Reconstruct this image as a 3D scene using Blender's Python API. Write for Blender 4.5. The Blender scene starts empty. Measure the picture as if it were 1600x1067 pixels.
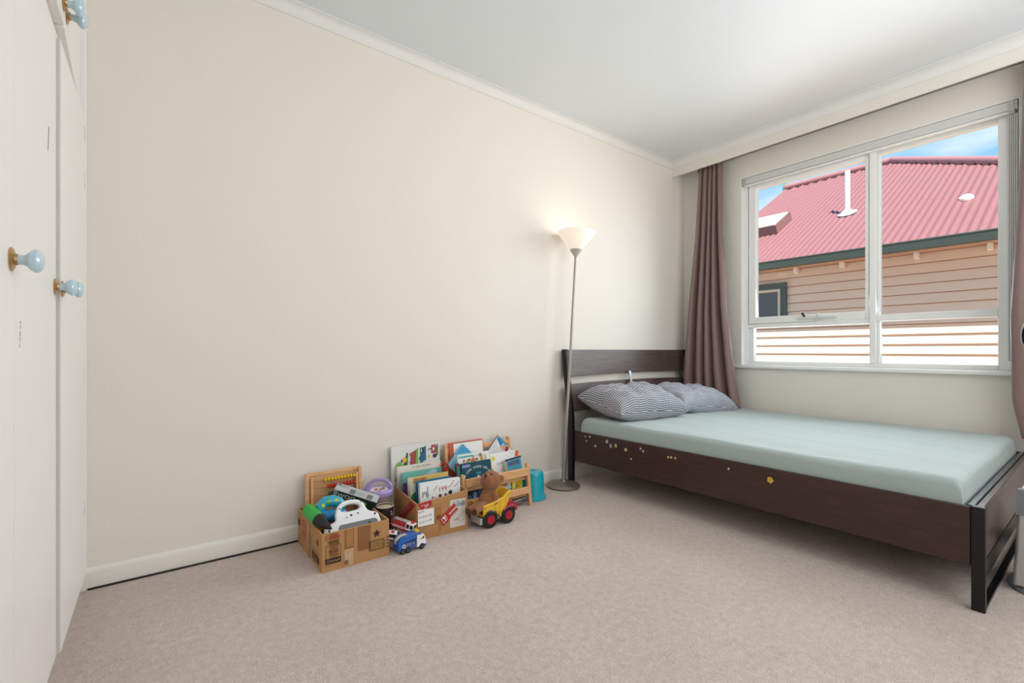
import bpy, math, random
from mathutils import Matrix, Vector
R = math.radians
random.seed(7)
scn = bpy.context.scene
col = scn.collection

# ------------------------------------------------------------------ materials
def lin(h):
    h = h.lstrip('#')
    o = []
    for i in (0, 2, 4):
        c = int(h[i:i+2], 16) / 255
        o.append(c / 12.92 if c <= .04045 else ((c + .055) / 1.055) ** 2.4)
    return (*o, 1)
_m = {}
def mat(hexc, rough=.55, metal=0, var=.06, nscale=30, bump=0, bscale=200, coat=0, emit=0, trans=0, name=None, alpha=1, sheen=0, stretch=None, spec=.5):
    key = (hexc, rough, metal, var, nscale, bump, bscale, coat, emit, trans, alpha, sheen, stretch, spec)
    if key in _m: return _m[key]
    m = bpy.data.materials.new(name or 'paint_' + hexc.lstrip('#'))
    m.use_nodes = True
    nt = m.node_tree; N = nt.nodes; L = nt.links
    b = N['Principled BSDF']
    c = lin(hexc)
    b.inputs['Roughness'].default_value = rough
    b.inputs['Metallic'].default_value = metal
    b.inputs['Coat Weight'].default_value = coat
    b.inputs['Specular IOR Level'].default_value = spec
    b.inputs['Sheen Weight'].default_value = sheen
    b.inputs['Transmission Weight'].default_value = trans
    b.inputs['Alpha'].default_value = alpha
    tc = N.new('ShaderNodeTexCoord')
    src = tc.outputs['Object']
    if stretch:
        mp = N.new('ShaderNodeMapping'); mp.inputs['Scale'].default_value = stretch
        L.new(src, mp.inputs['Vector']); src = mp.outputs['Vector']
    n = N.new('ShaderNodeTexNoise'); n.inputs['Scale'].default_value = nscale; n.inputs['Detail'].default_value = 4
    L.new(src, n.inputs['Vector'])
    mx = N.new('ShaderNodeMix'); mx.data_type = 'RGBA'
    mx.inputs[6].default_value = tuple(min(1, x * (1 - var)) for x in c[:3]) + (1,)
    mx.inputs[7].default_value = tuple(min(1, x * (1 + var)) for x in c[:3]) + (1,)
    L.new(n.outputs['Fac'], mx.inputs[0]); L.new(mx.outputs[2], b.inputs['Base Color'])
    if emit:
        b.inputs['Emission Color'].default_value = c; b.inputs['Emission Strength'].default_value = emit
    if bump:
        n2 = N.new('ShaderNodeTexNoise'); n2.inputs['Scale'].default_value = bscale; n2.inputs['Detail'].default_value = 3
        L.new(src, n2.inputs['Vector'])
        bp = N.new('ShaderNodeBump'); bp.inputs['Strength'].default_value = 1; bp.inputs['Distance'].default_value = bump
        L.new(n2.outputs['Fac'], bp.inputs['Height']); L.new(bp.outputs['Normal'], b.inputs['Normal'])
    _m[key] = m
    return m

def carpet_mat():
    m = bpy.data.materials.new('carpet_pile'); m.use_nodes = True
    nt = m.node_tree; N = nt.nodes; L = nt.links; b = N['Principled BSDF']
    b.inputs['Roughness'].default_value = 1; b.inputs['Sheen Weight'].default_value = .25; b.inputs['Specular IOR Level'].default_value = .1
    tc = N.new('ShaderNodeTexCoord')
    def noise(s, d=3, r=.6):
        n = N.new('ShaderNodeTexNoise'); n.inputs['Scale'].default_value = s; n.inputs['Detail'].default_value = d; n.inputs['Roughness'].default_value = r
        L.new(tc.outputs['Object'], n.inputs['Vector']); return n.outputs['Fac']
    def ramp(f, p0, c0, p1, c1):
        r = N.new('ShaderNodeValToRGB'); r.color_ramp.elements[0].position = p0; r.color_ramp.elements[0].color = c0
        r.color_ramp.elements[1].position = p1; r.color_ramp.elements[1].color = c1; L.new(f, r.inputs[0]); return r.outputs[0]
    def mul(a, c):
        x = N.new('ShaderNodeMix'); x.data_type = 'RGBA'; x.blend_type = 'MULTIPLY'; x.inputs[0].default_value = 1
        L.new(a, x.inputs[6]); L.new(c, x.inputs[7]); return x.outputs[2]
    base = ramp(noise(1.3, 5, .65), .35, lin('#ead6cb'), .65, lin('#f4e2d7'))
    tuft = ramp(noise(210, 3, .8), .3, (.66, .66, .66, 1), .7, (1.22, 1.22, 1.22, 1))
    spot = ramp(noise(5.5, 4, .7), .64, (1, 1, 1, 1), .8, (.84, .84, .84, 1))
    clump = ramp(noise(38, 4, .75), .3, (.85, .84, .83, 1), .68, (1.08, 1.08, 1.08, 1))
    fleck = ramp(noise(75, 5, .8), .27, (.62, .6, .58, 1), .37, (1, 1, 1, 1))
    L.new(mul(mul(mul(mul(base, tuft), spot), clump), fleck), b.inputs['Base Color'])
    bp = N.new('ShaderNodeBump'); bp.inputs['Strength'].default_value = 1; bp.inputs['Distance'].default_value = .006
    L.new(noise(190, 4, .8), bp.inputs['Height'])
    bp2 = N.new('ShaderNodeBump'); bp2.inputs['Strength'].default_value = .8; bp2.inputs['Distance'].default_value = .012
    L.new(noise(24, 3), bp2.inputs['Height']); L.new(bp.outputs['Normal'], bp2.inputs['Normal'])
    L.new(bp2.outputs['Normal'], b.inputs['Normal'])
    return m

def gingham_mat(period, dark, light, mid):
    m = bpy.data.materials.new('gingham_cotton'); m.use_nodes = True
    nt = m.node_tree; N = nt.nodes; L = nt.links; b = N['Principled BSDF']
    b.inputs['Roughness'].default_value = .9; b.inputs['Sheen Weight'].default_value = .2
    uv = N.new('ShaderNodeUVMap'); sp = N.new('ShaderNodeSeparateXYZ'); L.new(uv.outputs[0], sp.inputs[0])
    def band(o, th):
        a = N.new('ShaderNodeMath'); a.operation = 'MULTIPLY'; a.inputs[1].default_value = 1 / period; L.new(o, a.inputs[0])
        f = N.new('ShaderNodeMath'); f.operation = 'FRACT'; L.new(a.outputs[0], f.inputs[0])
        g = N.new('ShaderNodeMath'); g.operation = 'GREATER_THAN'; g.inputs[1].default_value = th; L.new(f.outputs[0], g.inputs[0]); return g.outputs[0]
    ad = N.new('ShaderNodeMath'); ad.operation = 'ADD'; L.new(band(sp.outputs[0], .52), ad.inputs[0]); L.new(band(sp.outputs[1], .52), ad.inputs[1])
    hf = N.new('ShaderNodeMath'); hf.operation = 'MULTIPLY'; hf.inputs[1].default_value = .5; L.new(ad.outputs[0], hf.inputs[0])
    r = N.new('ShaderNodeValToRGB'); r.color_ramp.interpolation = 'CONSTANT'
    e = r.color_ramp.elements; e[0].color = lin(dark); e[0].position = 0; e[1].position = .75; e[1].color = lin(light)
    k = e.new(.25); k.color = lin(mid)
    L.new(hf.outputs[0], r.inputs[0]); L.new(r.outputs[0], b.inputs['Base Color'])
    tc = N.new('ShaderNodeTexCoord'); n = N.new('ShaderNodeTexNoise'); n.inputs['Scale'].default_value = 16; L.new(tc.outputs['Object'], n.inputs['Vector'])
    bp = N.new('ShaderNodeBump'); bp.inputs['Distance'].default_value = .01; bp.inputs['Strength'].default_value = .6
    L.new(n.outputs['Fac'], bp.inputs['Height']); L.new(bp.outputs['Normal'], b.inputs['Normal'])
    return m

def wood_mat(c0, c1, rough=.4, scale=(1, 1, 1), name='wood_grain', coat=0.0):
    m = bpy.data.materials.new(name); m.use_nodes = True
    nt = m.node_tree; N = nt.nodes; L = nt.links; b = N['Principled BSDF']
    b.inputs['Roughness'].default_value = rough; b.inputs['Coat Weight'].default_value = coat
    tc = N.new('ShaderNodeTexCoord'); mp = N.new('ShaderNodeMapping'); mp.inputs['Scale'].default_value = scale
    L.new(tc.outputs['Object'], mp.inputs['Vector'])
    n = N.new('ShaderNodeTexNoise'); n.inputs['Scale'].default_value = 6; n.inputs['Detail'].default_value = 6; n.inputs['Roughness'].default_value = .65
    L.new(mp.outputs['Vector'], n.inputs['Vector'])
    r = N.new('ShaderNodeValToRGB'); r.color_ramp.elements[0].position = .32; r.color_ramp.elements[0].color = lin(c0)
    r.color_ramp.elements[1].position = .68; r.color_ramp.elements[1].color = lin(c1)
    L.new(n.outputs['Fac'], r.inputs[0]); L.new(r.outputs[0], b.inputs['Base Color'])
    return m

def glass_mat(name='pane_glass', refl=.015, tint='#f4faf8'):
    m = bpy.data.materials.new(name); m.use_nodes = True
    nt = m.node_tree; N = nt.nodes; L = nt.links
    N.remove(N['Principled BSDF']); o = N['Material Output']
    t = N.new('ShaderNodeBsdfTransparent'); t.inputs[0].default_value = lin(tint)
    g = N.new('ShaderNodeBsdfGlossy'); g.inputs['Roughness'].default_value = .02
    tc = N.new('ShaderNodeTexCoord'); n = N.new('ShaderNodeTexNoise'); n.inputs['Scale'].default_value = 3; L.new(tc.outputs['Object'], n.inputs['Vector'])
    lw = N.new('ShaderNodeLayerWeight'); lw.inputs['Blend'].default_value = .25
    mu = N.new('ShaderNodeMath'); mu.operation = 'MULTIPLY_ADD'; mu.inputs[1].default_value = .1; mu.inputs[2].default_value = refl
    L.new(lw.outputs['Fresnel'], mu.inputs[0])
    mx = N.new('ShaderNodeMixShader'); L.new(mu.outputs[0], mx.inputs[0]); L.new(t.outputs[0], mx.inputs[1]); L.new(g.outputs[0], mx.inputs[2])
    L.new(mx.outputs[0], o.inputs['Surface'])
    return m

def plastic_clear(name, tint, amount=.25):
    m = bpy.data.materials.new(name); m.use_nodes = True
    nt = m.node_tree; N = nt.nodes; L = nt.links; b = N['Principled BSDF']; o = N['Material Output']
    tc = N.new('ShaderNodeTexCoord'); n = N.new('ShaderNodeTexNoise'); n.inputs['Scale'].default_value = 8; L.new(tc.outputs['Object'], n.inputs['Vector'])
    b.inputs['Base Color'].default_value = lin(tint); b.inputs['Roughness'].default_value = .15
    bp = N.new('ShaderNodeBump'); bp.inputs['Distance'].default_value = .002; L.new(n.outputs['Fac'], bp.inputs['Height']); L.new(bp.outputs['Normal'], b.inputs['Normal'])
    t = N.new('ShaderNodeBsdfTransparent'); mx = N.new('ShaderNodeMixShader'); mx.inputs[0].default_value = amount
    L.new(t.outputs[0], mx.inputs[1]); L.new(b.outputs[0], mx.inputs[2]); L.new(mx.outputs[0], o.inputs['Surface'])
    return m

# ------------------------------------------------------------------ mesh builder
_txt = {}
def text_mesh(s, size=1.0):
    k = s
    if k not in _txt:
        cu = bpy.data.curves.new('t', 'FONT'); cu.body = s; cu.size = 1; cu.align_x = 'CENTER'; cu.resolution_u = 3
        o = bpy.data.objects.new('t', cu); me = bpy.data.meshes.new_from_object(o)
        _txt[k] = ([v.co.copy() for v in me.vertices], [tuple(p.vertices) for p in me.polygons])
        bpy.data.objects.remove(o); bpy.data.meshes.remove(me)
    return _txt[k]

class MB:
    def __init__(s, M=None):
        s.v = []; s.f = []; s.mi = []; s.mats = []; s.uv = {}; s.M = M or Matrix()
    def idx(s, m):
        if m is None: return 0
        if m not in s.mats: s.mats.append(m)
        return s.mats.index(m)
    def add(s, vs, fs, m=None, M=None):
        T = s.M @ M if M is not None else s.M
        b = len(s.v); i = s.idx(m)
        s.v += [T @ Vector(v) for v in vs]
        for f in fs: s.f.append(tuple(b + k for k in f)); s.mi.append(i)
        return s
    def box(s, lo, hi, m=None, M=None):
        x0, y0, z0 = lo; x1, y1, z1 = hi
        v = [(x0,y0,z0),(x1,y0,z0),(x1,y1,z0),(x0,y1,z0),(x0,y0,z1),(x1,y0,z1),(x1,y1,z1),(x0,y1,z1)]
        return s.add(v, [(0,3,2,1),(4,5,6,7),(0,1,5,4),(1,2,6,5),(2,3,7,6),(3,0,4,7)], m, M)
    def hexa(s, v, m=None, M=None):   # 8 verts: bottom ring 0-3, top ring 4-7 (ccw from above)
        return s.add(v, [(0,3,2,1),(4,5,6,7),(0,1,5,4),(1,2,6,5),(2,3,7,6),(3,0,4,7)], m, M)
    def cone(s, p0, p1, r0, r1=None, m=None, n=20, M=None):
        r1 = r0 if r1 is None else r1
        p0 = Vector(p0); p1 = Vector(p1); d = (p1 - p0).normalized()
        a = d.orthogonal().normalized(); b = d.cross(a)
        v = []; 
        for p, r in ((p0, r0), (p1, r1)):
            for k in range(n):
                t = 2*math.pi*k/n; v.append(p + a*(r*math.cos(t)) + b*(r*math.sin(t)))
        f = [(k, (k+1) % n, n+(k+1) % n, n+k) for k in range(n)] + [tuple(range(n-1,-1,-1)), tuple(range(n, 2*n))]
        return s.add(v, f, m, M)
    def lathe(s, prof, m=None, n=28, M=None, closed=False):
        v = []; f = []
        for r, z in prof:
            for k in range(n):
                t = 2*math.pi*k/n; v.append((r*math.cos(t), r*math.sin(t), z))
        c = len(prof)
        for i in range(c-1 + (1 if closed else 0)):
            j = (i+1) % c
            for k in range(n):
                f.append((i*n+k, i*n+(k+1) % n, j*n+(k+1) % n, j*n+k))
        if not closed:
            if prof[0][0] > 1e-6: f.append(tuple(range(n-1,-1,-1)))
            if prof[-1][0] > 1e-6: f.append(tuple((c-1)*n+k for k in range(n)))
        return s.add(v, f, m, M)
    def tube(s, pts, r, m=None, n=10, closed=False, M=None, ry=None):
        pts = [Vector(p) for p in pts]; c = len(pts); v = []; f = []
        rr = r if isinstance(r, (list, tuple)) else [r]*c
        prev = None
        for i, p in enumerate(pts):
            if closed: d = pts[(i+1) % c] - pts[i-1]
            else: d = pts[min(i+1, c-1)] - pts[max(i-1, 0)]
            d.normalize()
            if prev is None: a = d.orthogonal().normalized()
            else: a = (prev - d*prev.dot(d)).normalized()
            prev = a; b = d.cross(a)
            for k in range(n):
                t = 2*math.pi*k/n; v.append(p + a*(rr[i]*math.cos(t)) + b*((ry or 1)*rr[i]*math.sin(t)))
        for i in range(c if closed else c-1):
            j = (i+1) % c
            for k in range(n): f.append((i*n+k, i*n+(k+1) % n, j*n+(k+1) % n, j*n+k))
        if not closed: f += [tuple(range(n-1,-1,-1)), tuple((c-1)*n+k for k in range(n))]
        return s.add(v, f, m, M)
    def prism(s, poly, z0, z1, m=None, M=None):
        n = len(poly)
        v = [(x, y, z0) for x, y in poly] + [(x, y, z1) for x, y in poly]
        f = [tuple(range(n-1,-1,-1)), tuple(range(n, 2*n))] + [(k, (k+1) % n, n+(k+1) % n, n+k) for k in range(n)]
        return s.add(v, f, m, M)
    def ball(s, c, r, m=None, n=16, M=None):
        if not isinstance(r, (tuple, list)): r = (r, r, r)
        v = []; f = []; h = n//2
        for i in range(h+1):
            a = math.pi*i/h
            for k in range(n):
                t = 2*math.pi*k/n
                v.append((c[0]+r[0]*math.sin(a)*math.cos(t), c[1]+r[1]*math.sin(a)*math.sin(t), c[2]-r[2]*math.cos(a)))
        for i in range(h):
            for k in range(n): f.append((i*n+k, i*n+(k+1) % n, (i+1)*n+(k+1) % n, (i+1)*n+k))
        return s.add(v, f, m, M)
    def grid(s, fn, nu, nv, m=None, M=None, close_u=False):
        v = [fn(i/nu, j/nv) for j in range(nv+1) for i in range(nu+1)]
        w = nu+1
        f = [(j*w+i, j*w+i+1, (j+1)*w+i+1, (j+1)*w+i) for j in range(nv) for i in range(nu)]
        return s.add(v, f, m, M)
    def rbox(s, lo, hi, r, m=None, M=None, seg=3):
        # box with rounded vertical+horizontal edges (superellipsoid-like offset sphere corners)
        c = [(lo[i]+hi[i])/2 for i in range(3)]; h = [max(1e-4, (hi[i]-lo[i])/2 - r) for i in range(3)]
        n = seg*4; v = []; f = []; rows = seg*2+2
        angs = [-math.pi/2 + math.pi/2*i/seg for i in range(seg+1)] + [math.pi/2*i/seg for i in range(seg+1)]
        zs = [-1]*(seg+1) + [1]*(seg+1)
        ring = []
        for q in range(4):
            for i in range(seg+1): ring.append((q*math.pi/2 + math.pi/2*i/seg, q))
        sg = [(1,1),(-1,1),(-1,-1),(1,-1)]
        for a, zz in zip(angs, zs):
            for t, q in ring:
                v.append((c[0]+sg[q][0]*h[0]+r*math.cos(a)*math.cos(t), c[1]+sg[q][1]*h[1]+r*math.cos(a)*math.sin(t), c[2]+zz*h[2]+r*math.sin(a)))
        w = len(ring)
        for j in range(len(angs)-1):
            for k in range(w): f.append((j*w+k, j*w+(k+1) % w, (j+1)*w+(k+1) % w, (j+1)*w+k))
        f.append(tuple(range(w-1,-1,-1))); f.append(tuple((len(angs)-1)*w+k for k in range(w)))
        return s.add(v, f, m, M)
    def build(s, name, m=None, parent=None, bevel=0, loc=None, smooth=35, rot=None, seg=2):
        me = bpy.data.meshes.new(name)
        me.from_pydata([tuple(v) for v in s.v], [], s.f)
        if m is not None and not s.mats: me.materials.append(m)
        else:
            for x in s.mats: me.materials.append(x)
            me.polygons.foreach_set('material_index', s.mi)
        me.validate(); 
        if smooth:
            me.polygons.foreach_set('use_smooth', [True]*len(me.polygons))
            me.set_sharp_from_angle(angle=R(smooth))
        me.update()
        o = bpy.data.objects.new(name, me); col.objects.link(o)
        if parent: o.parent = parent
        if loc: o.location = loc
        if rot: o.rotation_euler = rot
        if bevel:
            b = o.modifiers.new('bevel', 'BEVEL'); b.width = bevel; b.segments = seg; b.limit_method = 'ANGLE'; b.angle_limit = R(40); b.harden_normals = False
        return o

def recalc(o):
    import bmesh
    bm = bmesh.new(); bm.from_mesh(o.data); bmesh.ops.recalc_face_normals(bm, faces=bm.faces); bm.to_mesh(o.data); bm.free()

class Art:
    """flat printing on a face: 2D (u,v) lies on a plane given by a 4x4 frame (x=u, y=v, z=out)"""
    def __init__(s, mb, F): s.mb = mb; s.F = F; s.k = 0
    def _z(s): s.k += 1; return .0004 + .00012*s.k
    def poly(s, pts, m): z = s._z(); s.mb.add([(x, y, z) for x, y in pts], [tuple(range(len(pts)))], m, s.F)
    def rect(s, x0, y0, x1, y1, m): s.poly([(x0,y0),(x1,y0),(x1,y1),(x0,y1)], m)
    def disc(s, x, y, rx, m, ry=None, n=18, a0=0, a1=360):
        ry = ry or rx; s.poly([(x+rx*math.cos(R(a0+(a1-a0)*k/n)), y+ry*math.sin(R(a0+(a1-a0)*k/n))) for k in range(n if a1-a0 == 360 else n+1)], m)
    def line(s, pts, w, m):
        z = s._z()
        for (x0,y0),(x1,y1) in zip(pts, pts[1:]):
            d = math.hypot(x1-x0, y1-y0) or 1; nx, ny = -(y1-y0)/d*w/2, (x1-x0)/d*w/2
            s.mb.add([(x0-nx,y0-ny,z),(x1-nx,y1-ny,z),(x1+nx,y1+ny,z),(x0+nx,y0+ny,z)], [(0,1,2,3)], m, s.F)
    def frame(s, x0, y0, x1, y1, w, m): s.line([(x0,y0),(x1,y0),(x1,y1),(x0,y1),(x0,y0)], w, m)
    def star(s, x, y, r, m, r2=.42, n=5, rot=90):
        s.poly([(x+(r if k % 2 == 0 else r*r2)*math.cos(R(rot+180*k/n)), y+(r if k % 2 == 0 else r*r2)*math.sin(R(rot+180*k/n))) for k in range(2*n)], m)
    def squig(s, x, y, w, h, m, seed=1):      # a row of illegible letter strokes, as in the photo
        r = random.Random(seed); u = x-w/2
        while u < x+w/2:
            k = h*r.uniform(.25, .6); q = r.random()
            s.line([(u, y), (u+k*.3, y+h*r.uniform(.7, 1)), (u+k, y+h*r.uniform(0, .5))] if q < .5 else [(u, y+h*.9), (u+k, y+h*.8), (u+k*.5, y)], h*.16, m); u += k+h*.3
    def text(s, t, x, y, size, m, rot=0, sx=1, shear=0):
        z = s._z(); v, f = text_mesh(t); c, q = math.cos(R(rot)), math.sin(R(rot))
        s.mb.add([(x+size*(c*(p.x*sx+shear*p.y)-q*p.y), y+size*(q*(p.x*sx+shear*p.y)+c*p.y), z) for p in v], f, m, s.F)

def plate(outer, holes=(), depth=.01, bevel=.002):
    """rounded flat plate from 2D outlines -> (verts, faces)"""
    cu = bpy.data.curves.new('p', 'CURVE'); cu.dimensions = '2D'; cu.fill_mode = 'BOTH'; cu.extrude = depth/2-bevel; cu.bevel_depth = bevel; cu.bevel_resolution = 2; cu.offset = -bevel
    for poly in (outer, *holes):
        sp = cu.splines.new('POLY'); sp.points.add(len(poly)-1); sp.use_cyclic_u = True
        for p, q in zip(sp.points, poly): p.co = (q[0], q[1], 0, 1)
    o = bpy.data.objects.new('p', cu); me = bpy.data.meshes.new_from_object(o)
    r = ([tuple(v.co) for v in me.vertices], [tuple(p.vertices) for p in me.polygons])
    bpy.data.objects.remove(o); bpy.data.meshes.remove(me)
    return r
def smooth_poly(pts, n=4):
    out = []; c = len(pts)
    for i in range(c):
        p0, p1, p2, p3 = [Vector(pts[(i+k-1) % c]) for k in range(4)]
        for k in range(n):
            t = k/n
            out.append(tuple(.5*((2*p1)+(p2-p0)*t+(2*p0-5*p1+4*p2-p3)*t*t+(3*p1-p0-3*p2+p3)*t**3)))
    return out

# ------------------------------------------------------------------ tagging
def tag(o, label, cat, group=None, kind=None):
    o['label'] = label; o['category'] = cat
    if group: o['group'] = group
    if kind: o['kind'] = kind
    return o
def thing(name, label, cat, loc=(0,0,0), rotz=0, group=None, rot=None):
    o = bpy.data.objects.new(name, None); col.objects.link(o); o.empty_display_size = .05
    o.location = loc; o.rotation_euler = rot or (0, 0, R(rotz))
    return tag(o, label, cat, group)
def struct(o): o['kind'] = 'structure'; return o
def lab(o, t): o['label'] = t; return o

# palette
WALL = mat('#ebe5db', .7, var=.012, nscale=3, bump=.0006, bscale=90, name='cream_wall_paint')
WHITE = mat('#e1e7eb', .55, var=.012, nscale=4, name='white_ceiling_paint')
TRIM = mat('#ebe8e0', .4, var=.015, nscale=6, name='cream_gloss_trim')
WINP = mat('#f3f3f0', .4, var=.02, nscale=6, name='window_white_paint')
BLIND = mat('#d8d7d4', .45, var=.03, name='blind_grey')
DOORP = mat('#f5f3ef', .38, var=.015, nscale=5, name='wardrobe_paint')
GAP = mat('#dddbd8', .8, name='shadow_gap_grey')
BLUEK = mat('#bdd8e4', .12, coat=.6, var=.02, name='porcelain_blue')
BRASS = mat('#c79d68', .28, metal=.9, var=.1, name='aged_brass')
DWOOD = wood_mat('#2e1a18', '#452824', .38, (14, 1.2, 14), 'dark_walnut_laminate')
DWOODX = wood_mat('#4a3a38', '#665450', .3, (1.2, 14, 14), 'dark_walnut_sheen')  # walnut colour lightened to carry the sheen of the headboard
BLACKM = mat('#0c0c0d', .35, metal=.2, var=.2, name='black_steel')
SHEET = mat('#a9b7b4', .85, var=.03, nscale=8, bump=.006, bscale=7, sheen=.2, name='pale_green_sheet', stretch=(3, .8, 1))
CURT = mat('#846864', .45, var=.05, nscale=60, sheen=.3, name='mauve_satin')
STEEL = mat('#a39c94', .35, metal=.75, var=.05, name='brushed_steel')
BEECH = wood_mat('#d9a06c', '#e8b888', .5, (3, 12, 12), 'beech_wood')
CARD = mat('#b98a58', .8, var=.06, nscale=14, bump=.0004, bscale=120, name='kraft_cardboard')
CARDL = mat('#d3a878', .85, var=.05, name='cardboard_cut_edge')
CARDD = mat('#96683b', .35, var=.06, name='brown_tape')
TAPE = mat('#ad7d4c', .22, var=.05, name='glossy_tape')
INK = mat('#241c18', .7, name='black_ink')
REDI = mat('#b8262c', .6, name='red_ink')
WH = mat('#f3f2ee', .6, var=.02, name='paper_white')
PAGE = mat('#ece7da', .8, var=.04, nscale=60, name='page_edges')
C = lambda h, r=.45: mat(h, r, var=.04)

# ================================================================== SETTING
W0, YF, ZC = -4.077, -3.7, 2.585
XL = -4.72
struct(MB().box((XL-.2, YF-.2, -.12), (.25, .2, 0)).build('floor', carpet_mat()))
struct(MB().box((XL-.2, YF-.2, ZC), (.25, .2, ZC+.14)).build('ceiling', WHITE))
struct(MB().box((XL-.2, 0, 0), (.25, .2, ZC)).build('wall_back', WALL))
struct(MB().box((XL-.2, YF, 0), (XL, 0, ZC)).build('wall_left', WALL))
struct(MB().box((XL-.2, YF-.2, 0), (.25, YF, ZC)).build('wall_front', WALL))
WY0, WY1, WZ0, WZ1 = -.52, -2.085, .80, 2.34
b = MB()
b.box((0, WY0, 0), (.25, 0, ZC)); b.box((0, YF, 0), (.25, WY1, ZC)); b.box((0, WY1, 0), (.25, WY0, WZ0)); b.box((0, WY1, WZ1), (.25, WY0, ZC))
struct(b.build('wall_right', WALL))
# skirting: moulded profile, along back wall and window wall
def skirt(name, M, length):
    p = [(0,0),(.018,0),(.018,.062),(.014,.074),(.006,.08),(0,.08)]
    o = MB(M).prism(p, 0, length).build(name, TRIM); recalc(o); return struct(o)
skirt('baseboard_back', Matrix(((0,0,1,W0),(-1,0,0,0),(0,1,0,0),(0,0,0,1))), -W0)
skirt('baseboard_right', Matrix(((-1,0,0,0),(0,0,1,YF),(0,1,0,0),(0,0,0,1))), -YF-.02)
# cornice (cove) on back wall and along the pelmet
def cove(name, M, length, h=.055, w=.045, m=TRIM):
    p = [(0,0),(0,-h),(.006,-h)]
    for k in range(7):
        a = math.pi/2*k/6; p.append((w-.004-(w-.012)*math.cos(a), -h+.006+(h-.012)*math.sin(a)))
    p += [(w, -.006), (w, 0)]
    o = MB(M).prism(p, 0, length).build(name, m); recalc(o); return struct(o)
CORN = mat('#e6e5e2', .5, var=.012, nscale=5, name='cornice_paint')
cove('trim_1', Matrix(((0,0,1,W0),(-1,0,0,0),(0,1,0,ZC),(0,0,0,1))), -W0-.19, m=CORN)
cove('trim_2', Matrix(((-1,0,0,-.19),(0,0,1,YF),(0,1,0,ZC),(0,0,0,1))), -YF, .055, .07, m=CORN)
struct(MB().box((-.19, YF, 2.46), (-.172, 0, ZC)).build('trim_3', mat('#e9e4da', .5, var=.01, name='pelmet_paint'), bevel=.002))
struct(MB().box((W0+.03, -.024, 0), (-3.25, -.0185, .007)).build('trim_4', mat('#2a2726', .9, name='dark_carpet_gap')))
# ground outside, out of view; warm tone added to bounce light up
struct(MB().box((.3, -9, -1.3), (14, 9, -1.2)).build('ground', mat('#d2a584', .9, var=.1, nscale=4)))

# ------------------------------------------------------------------ window
win = bpy.data.objects.new('window_1', None); col.objects.link(win); win.location = (.07, -1.3, WZ0); struct(win)
def wl(x, y, z): return (x-.07, y+1.3, z-WZ0)
def wbox(b, x0, x1, y0, y1, z0, z1): b.box(wl(x0, min(y0,y1), z0), wl(x1, max(y0,y1), z1))
b = MB()
wbox(b, .05, .13, WY0, -.555, WZ0, WZ1); wbox(b, .05, .13, -1.992, WY1, WZ0, WZ1)
wbox(b, .05, .13, -.555, -1.992, WZ0, .832); wbox(b, .05, .13, -.555, -1.992, 2.285, WZ1)
wbox(b, .035, .13, -1.382, -1.418, .832, 2.285)                     # mullion
wbox(b, .05, .12, -.555, -1.382, 1.105, 1.135); wbox(b, .05, .12, -1.418, -1.992, 1.118, 1.163)
# stops
wbox(b, .065, .11, -1.418, -1.434, 1.163, 2.285); wbox(b, .065, .11, -1.434, -1.992, 2.25, 2.285)
wbox(b, .065, .11, -.555, -.594, .832, 1.105); wbox(b, .065, .11, -1.418, -1.434, .832, 1.118)
b.build('window_frame', WINP, win, bevel=.003)
s = MB()
wbox(s, .045, .1, -.562, -.618, 1.137, 2.28); wbox(s, .045, .1, -1.355, -1.378, 1.137, 2.28)
wbox(s, .045, .1, -.618, -1.355, 1.137, 1.19); wbox(s, .045, .1, -.618, -1.355, 2.236, 2.28)
sash = lab(s.build('window_sash', WINP, win, bevel=.004), 'opening sash of the left window half')
G = glass_mat()
def pane(y0, y1, z0, z1, x, par): 
    b = MB(); wbox(b, x, x+.004, y0, y1, z0, z1); b.build('pane', G, par, smooth=0)
pane(-.618, -1.355, 1.19, 2.236, .07, sash); pane(-.594, -1.382, .832, 1.105, .085, win)
pane(-1.434, -1.992, 1.163, 2.25, .085, win); pane(-1.434, -1.992, .832, 1.118, .085, win)
b = MB()
wbox(b, -.03, .05, -.44, -2.1, .775, .802)
b.build('window_sill', WINP, win, bevel=.008, seg=3)
# reveals (white painted opening)
b = MB()
wbox(b, .0005, .05, WY0, WY0-.006, WZ0+.002, WZ1); wbox(b, .0005, .05, WY1+.006, WY1, WZ0+.002, WZ1); wbox(b, .0005, .05, WY0-.006, WY1+.006, WZ1-.006, WZ1)
b.build('reveal', WINP, win)
lt = MB()
wbox(lt, .028, .046, -.93, -1.19, 1.155, 1.172)
lt.cone(wl(.04, -1.06, 1.135), wl(.02, -1.075, 1.195), .006, .004); lt.cone(wl(.03, -1.045, 1.165), wl(.03, -1.085, 1.18), .004)
la = lt.build('window_latch', mat('#d9dadb', .3, metal=.4), sash, bevel=.002)
k = MB(); k.cone(wl(.03, -.985, 1.175), wl(.012, -.972, 1.205), .007, .009); k.build('latch_knob', mat('#101010', .4), sash)

# blind rolled up under the lintel
t = thing('roller_blind', 'grey slim roller blind rolled up under the window lintel', 'blind', (.02, -1.3, 2.3))
b = MB(); b.box((-.018, -.775, -.02), (.026, .77, .032)); b.build('headrail', BLIND, t, bevel=.004)
b = MB(); b.box((-.014, -.765, -.034), (.012, .76, -.022)); b.build('bottom_bar', mat('#f4f4f2', .35), t, bevel=.003)
for y in (-.765, .735):
    b = MB(); b.box((-.02, y, -.03), (.028, y+.03, .034)); b.build('end_bracket', mat('#bcbcb9', .4, metal=.3), t, bevel=.004)
b = MB()
for k in range(5): b.box((.0, -.772+.008*k, -1.44), (.016, -.767+.008*k, -.04))
b.build('side_channel', BLIND, t)

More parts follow.
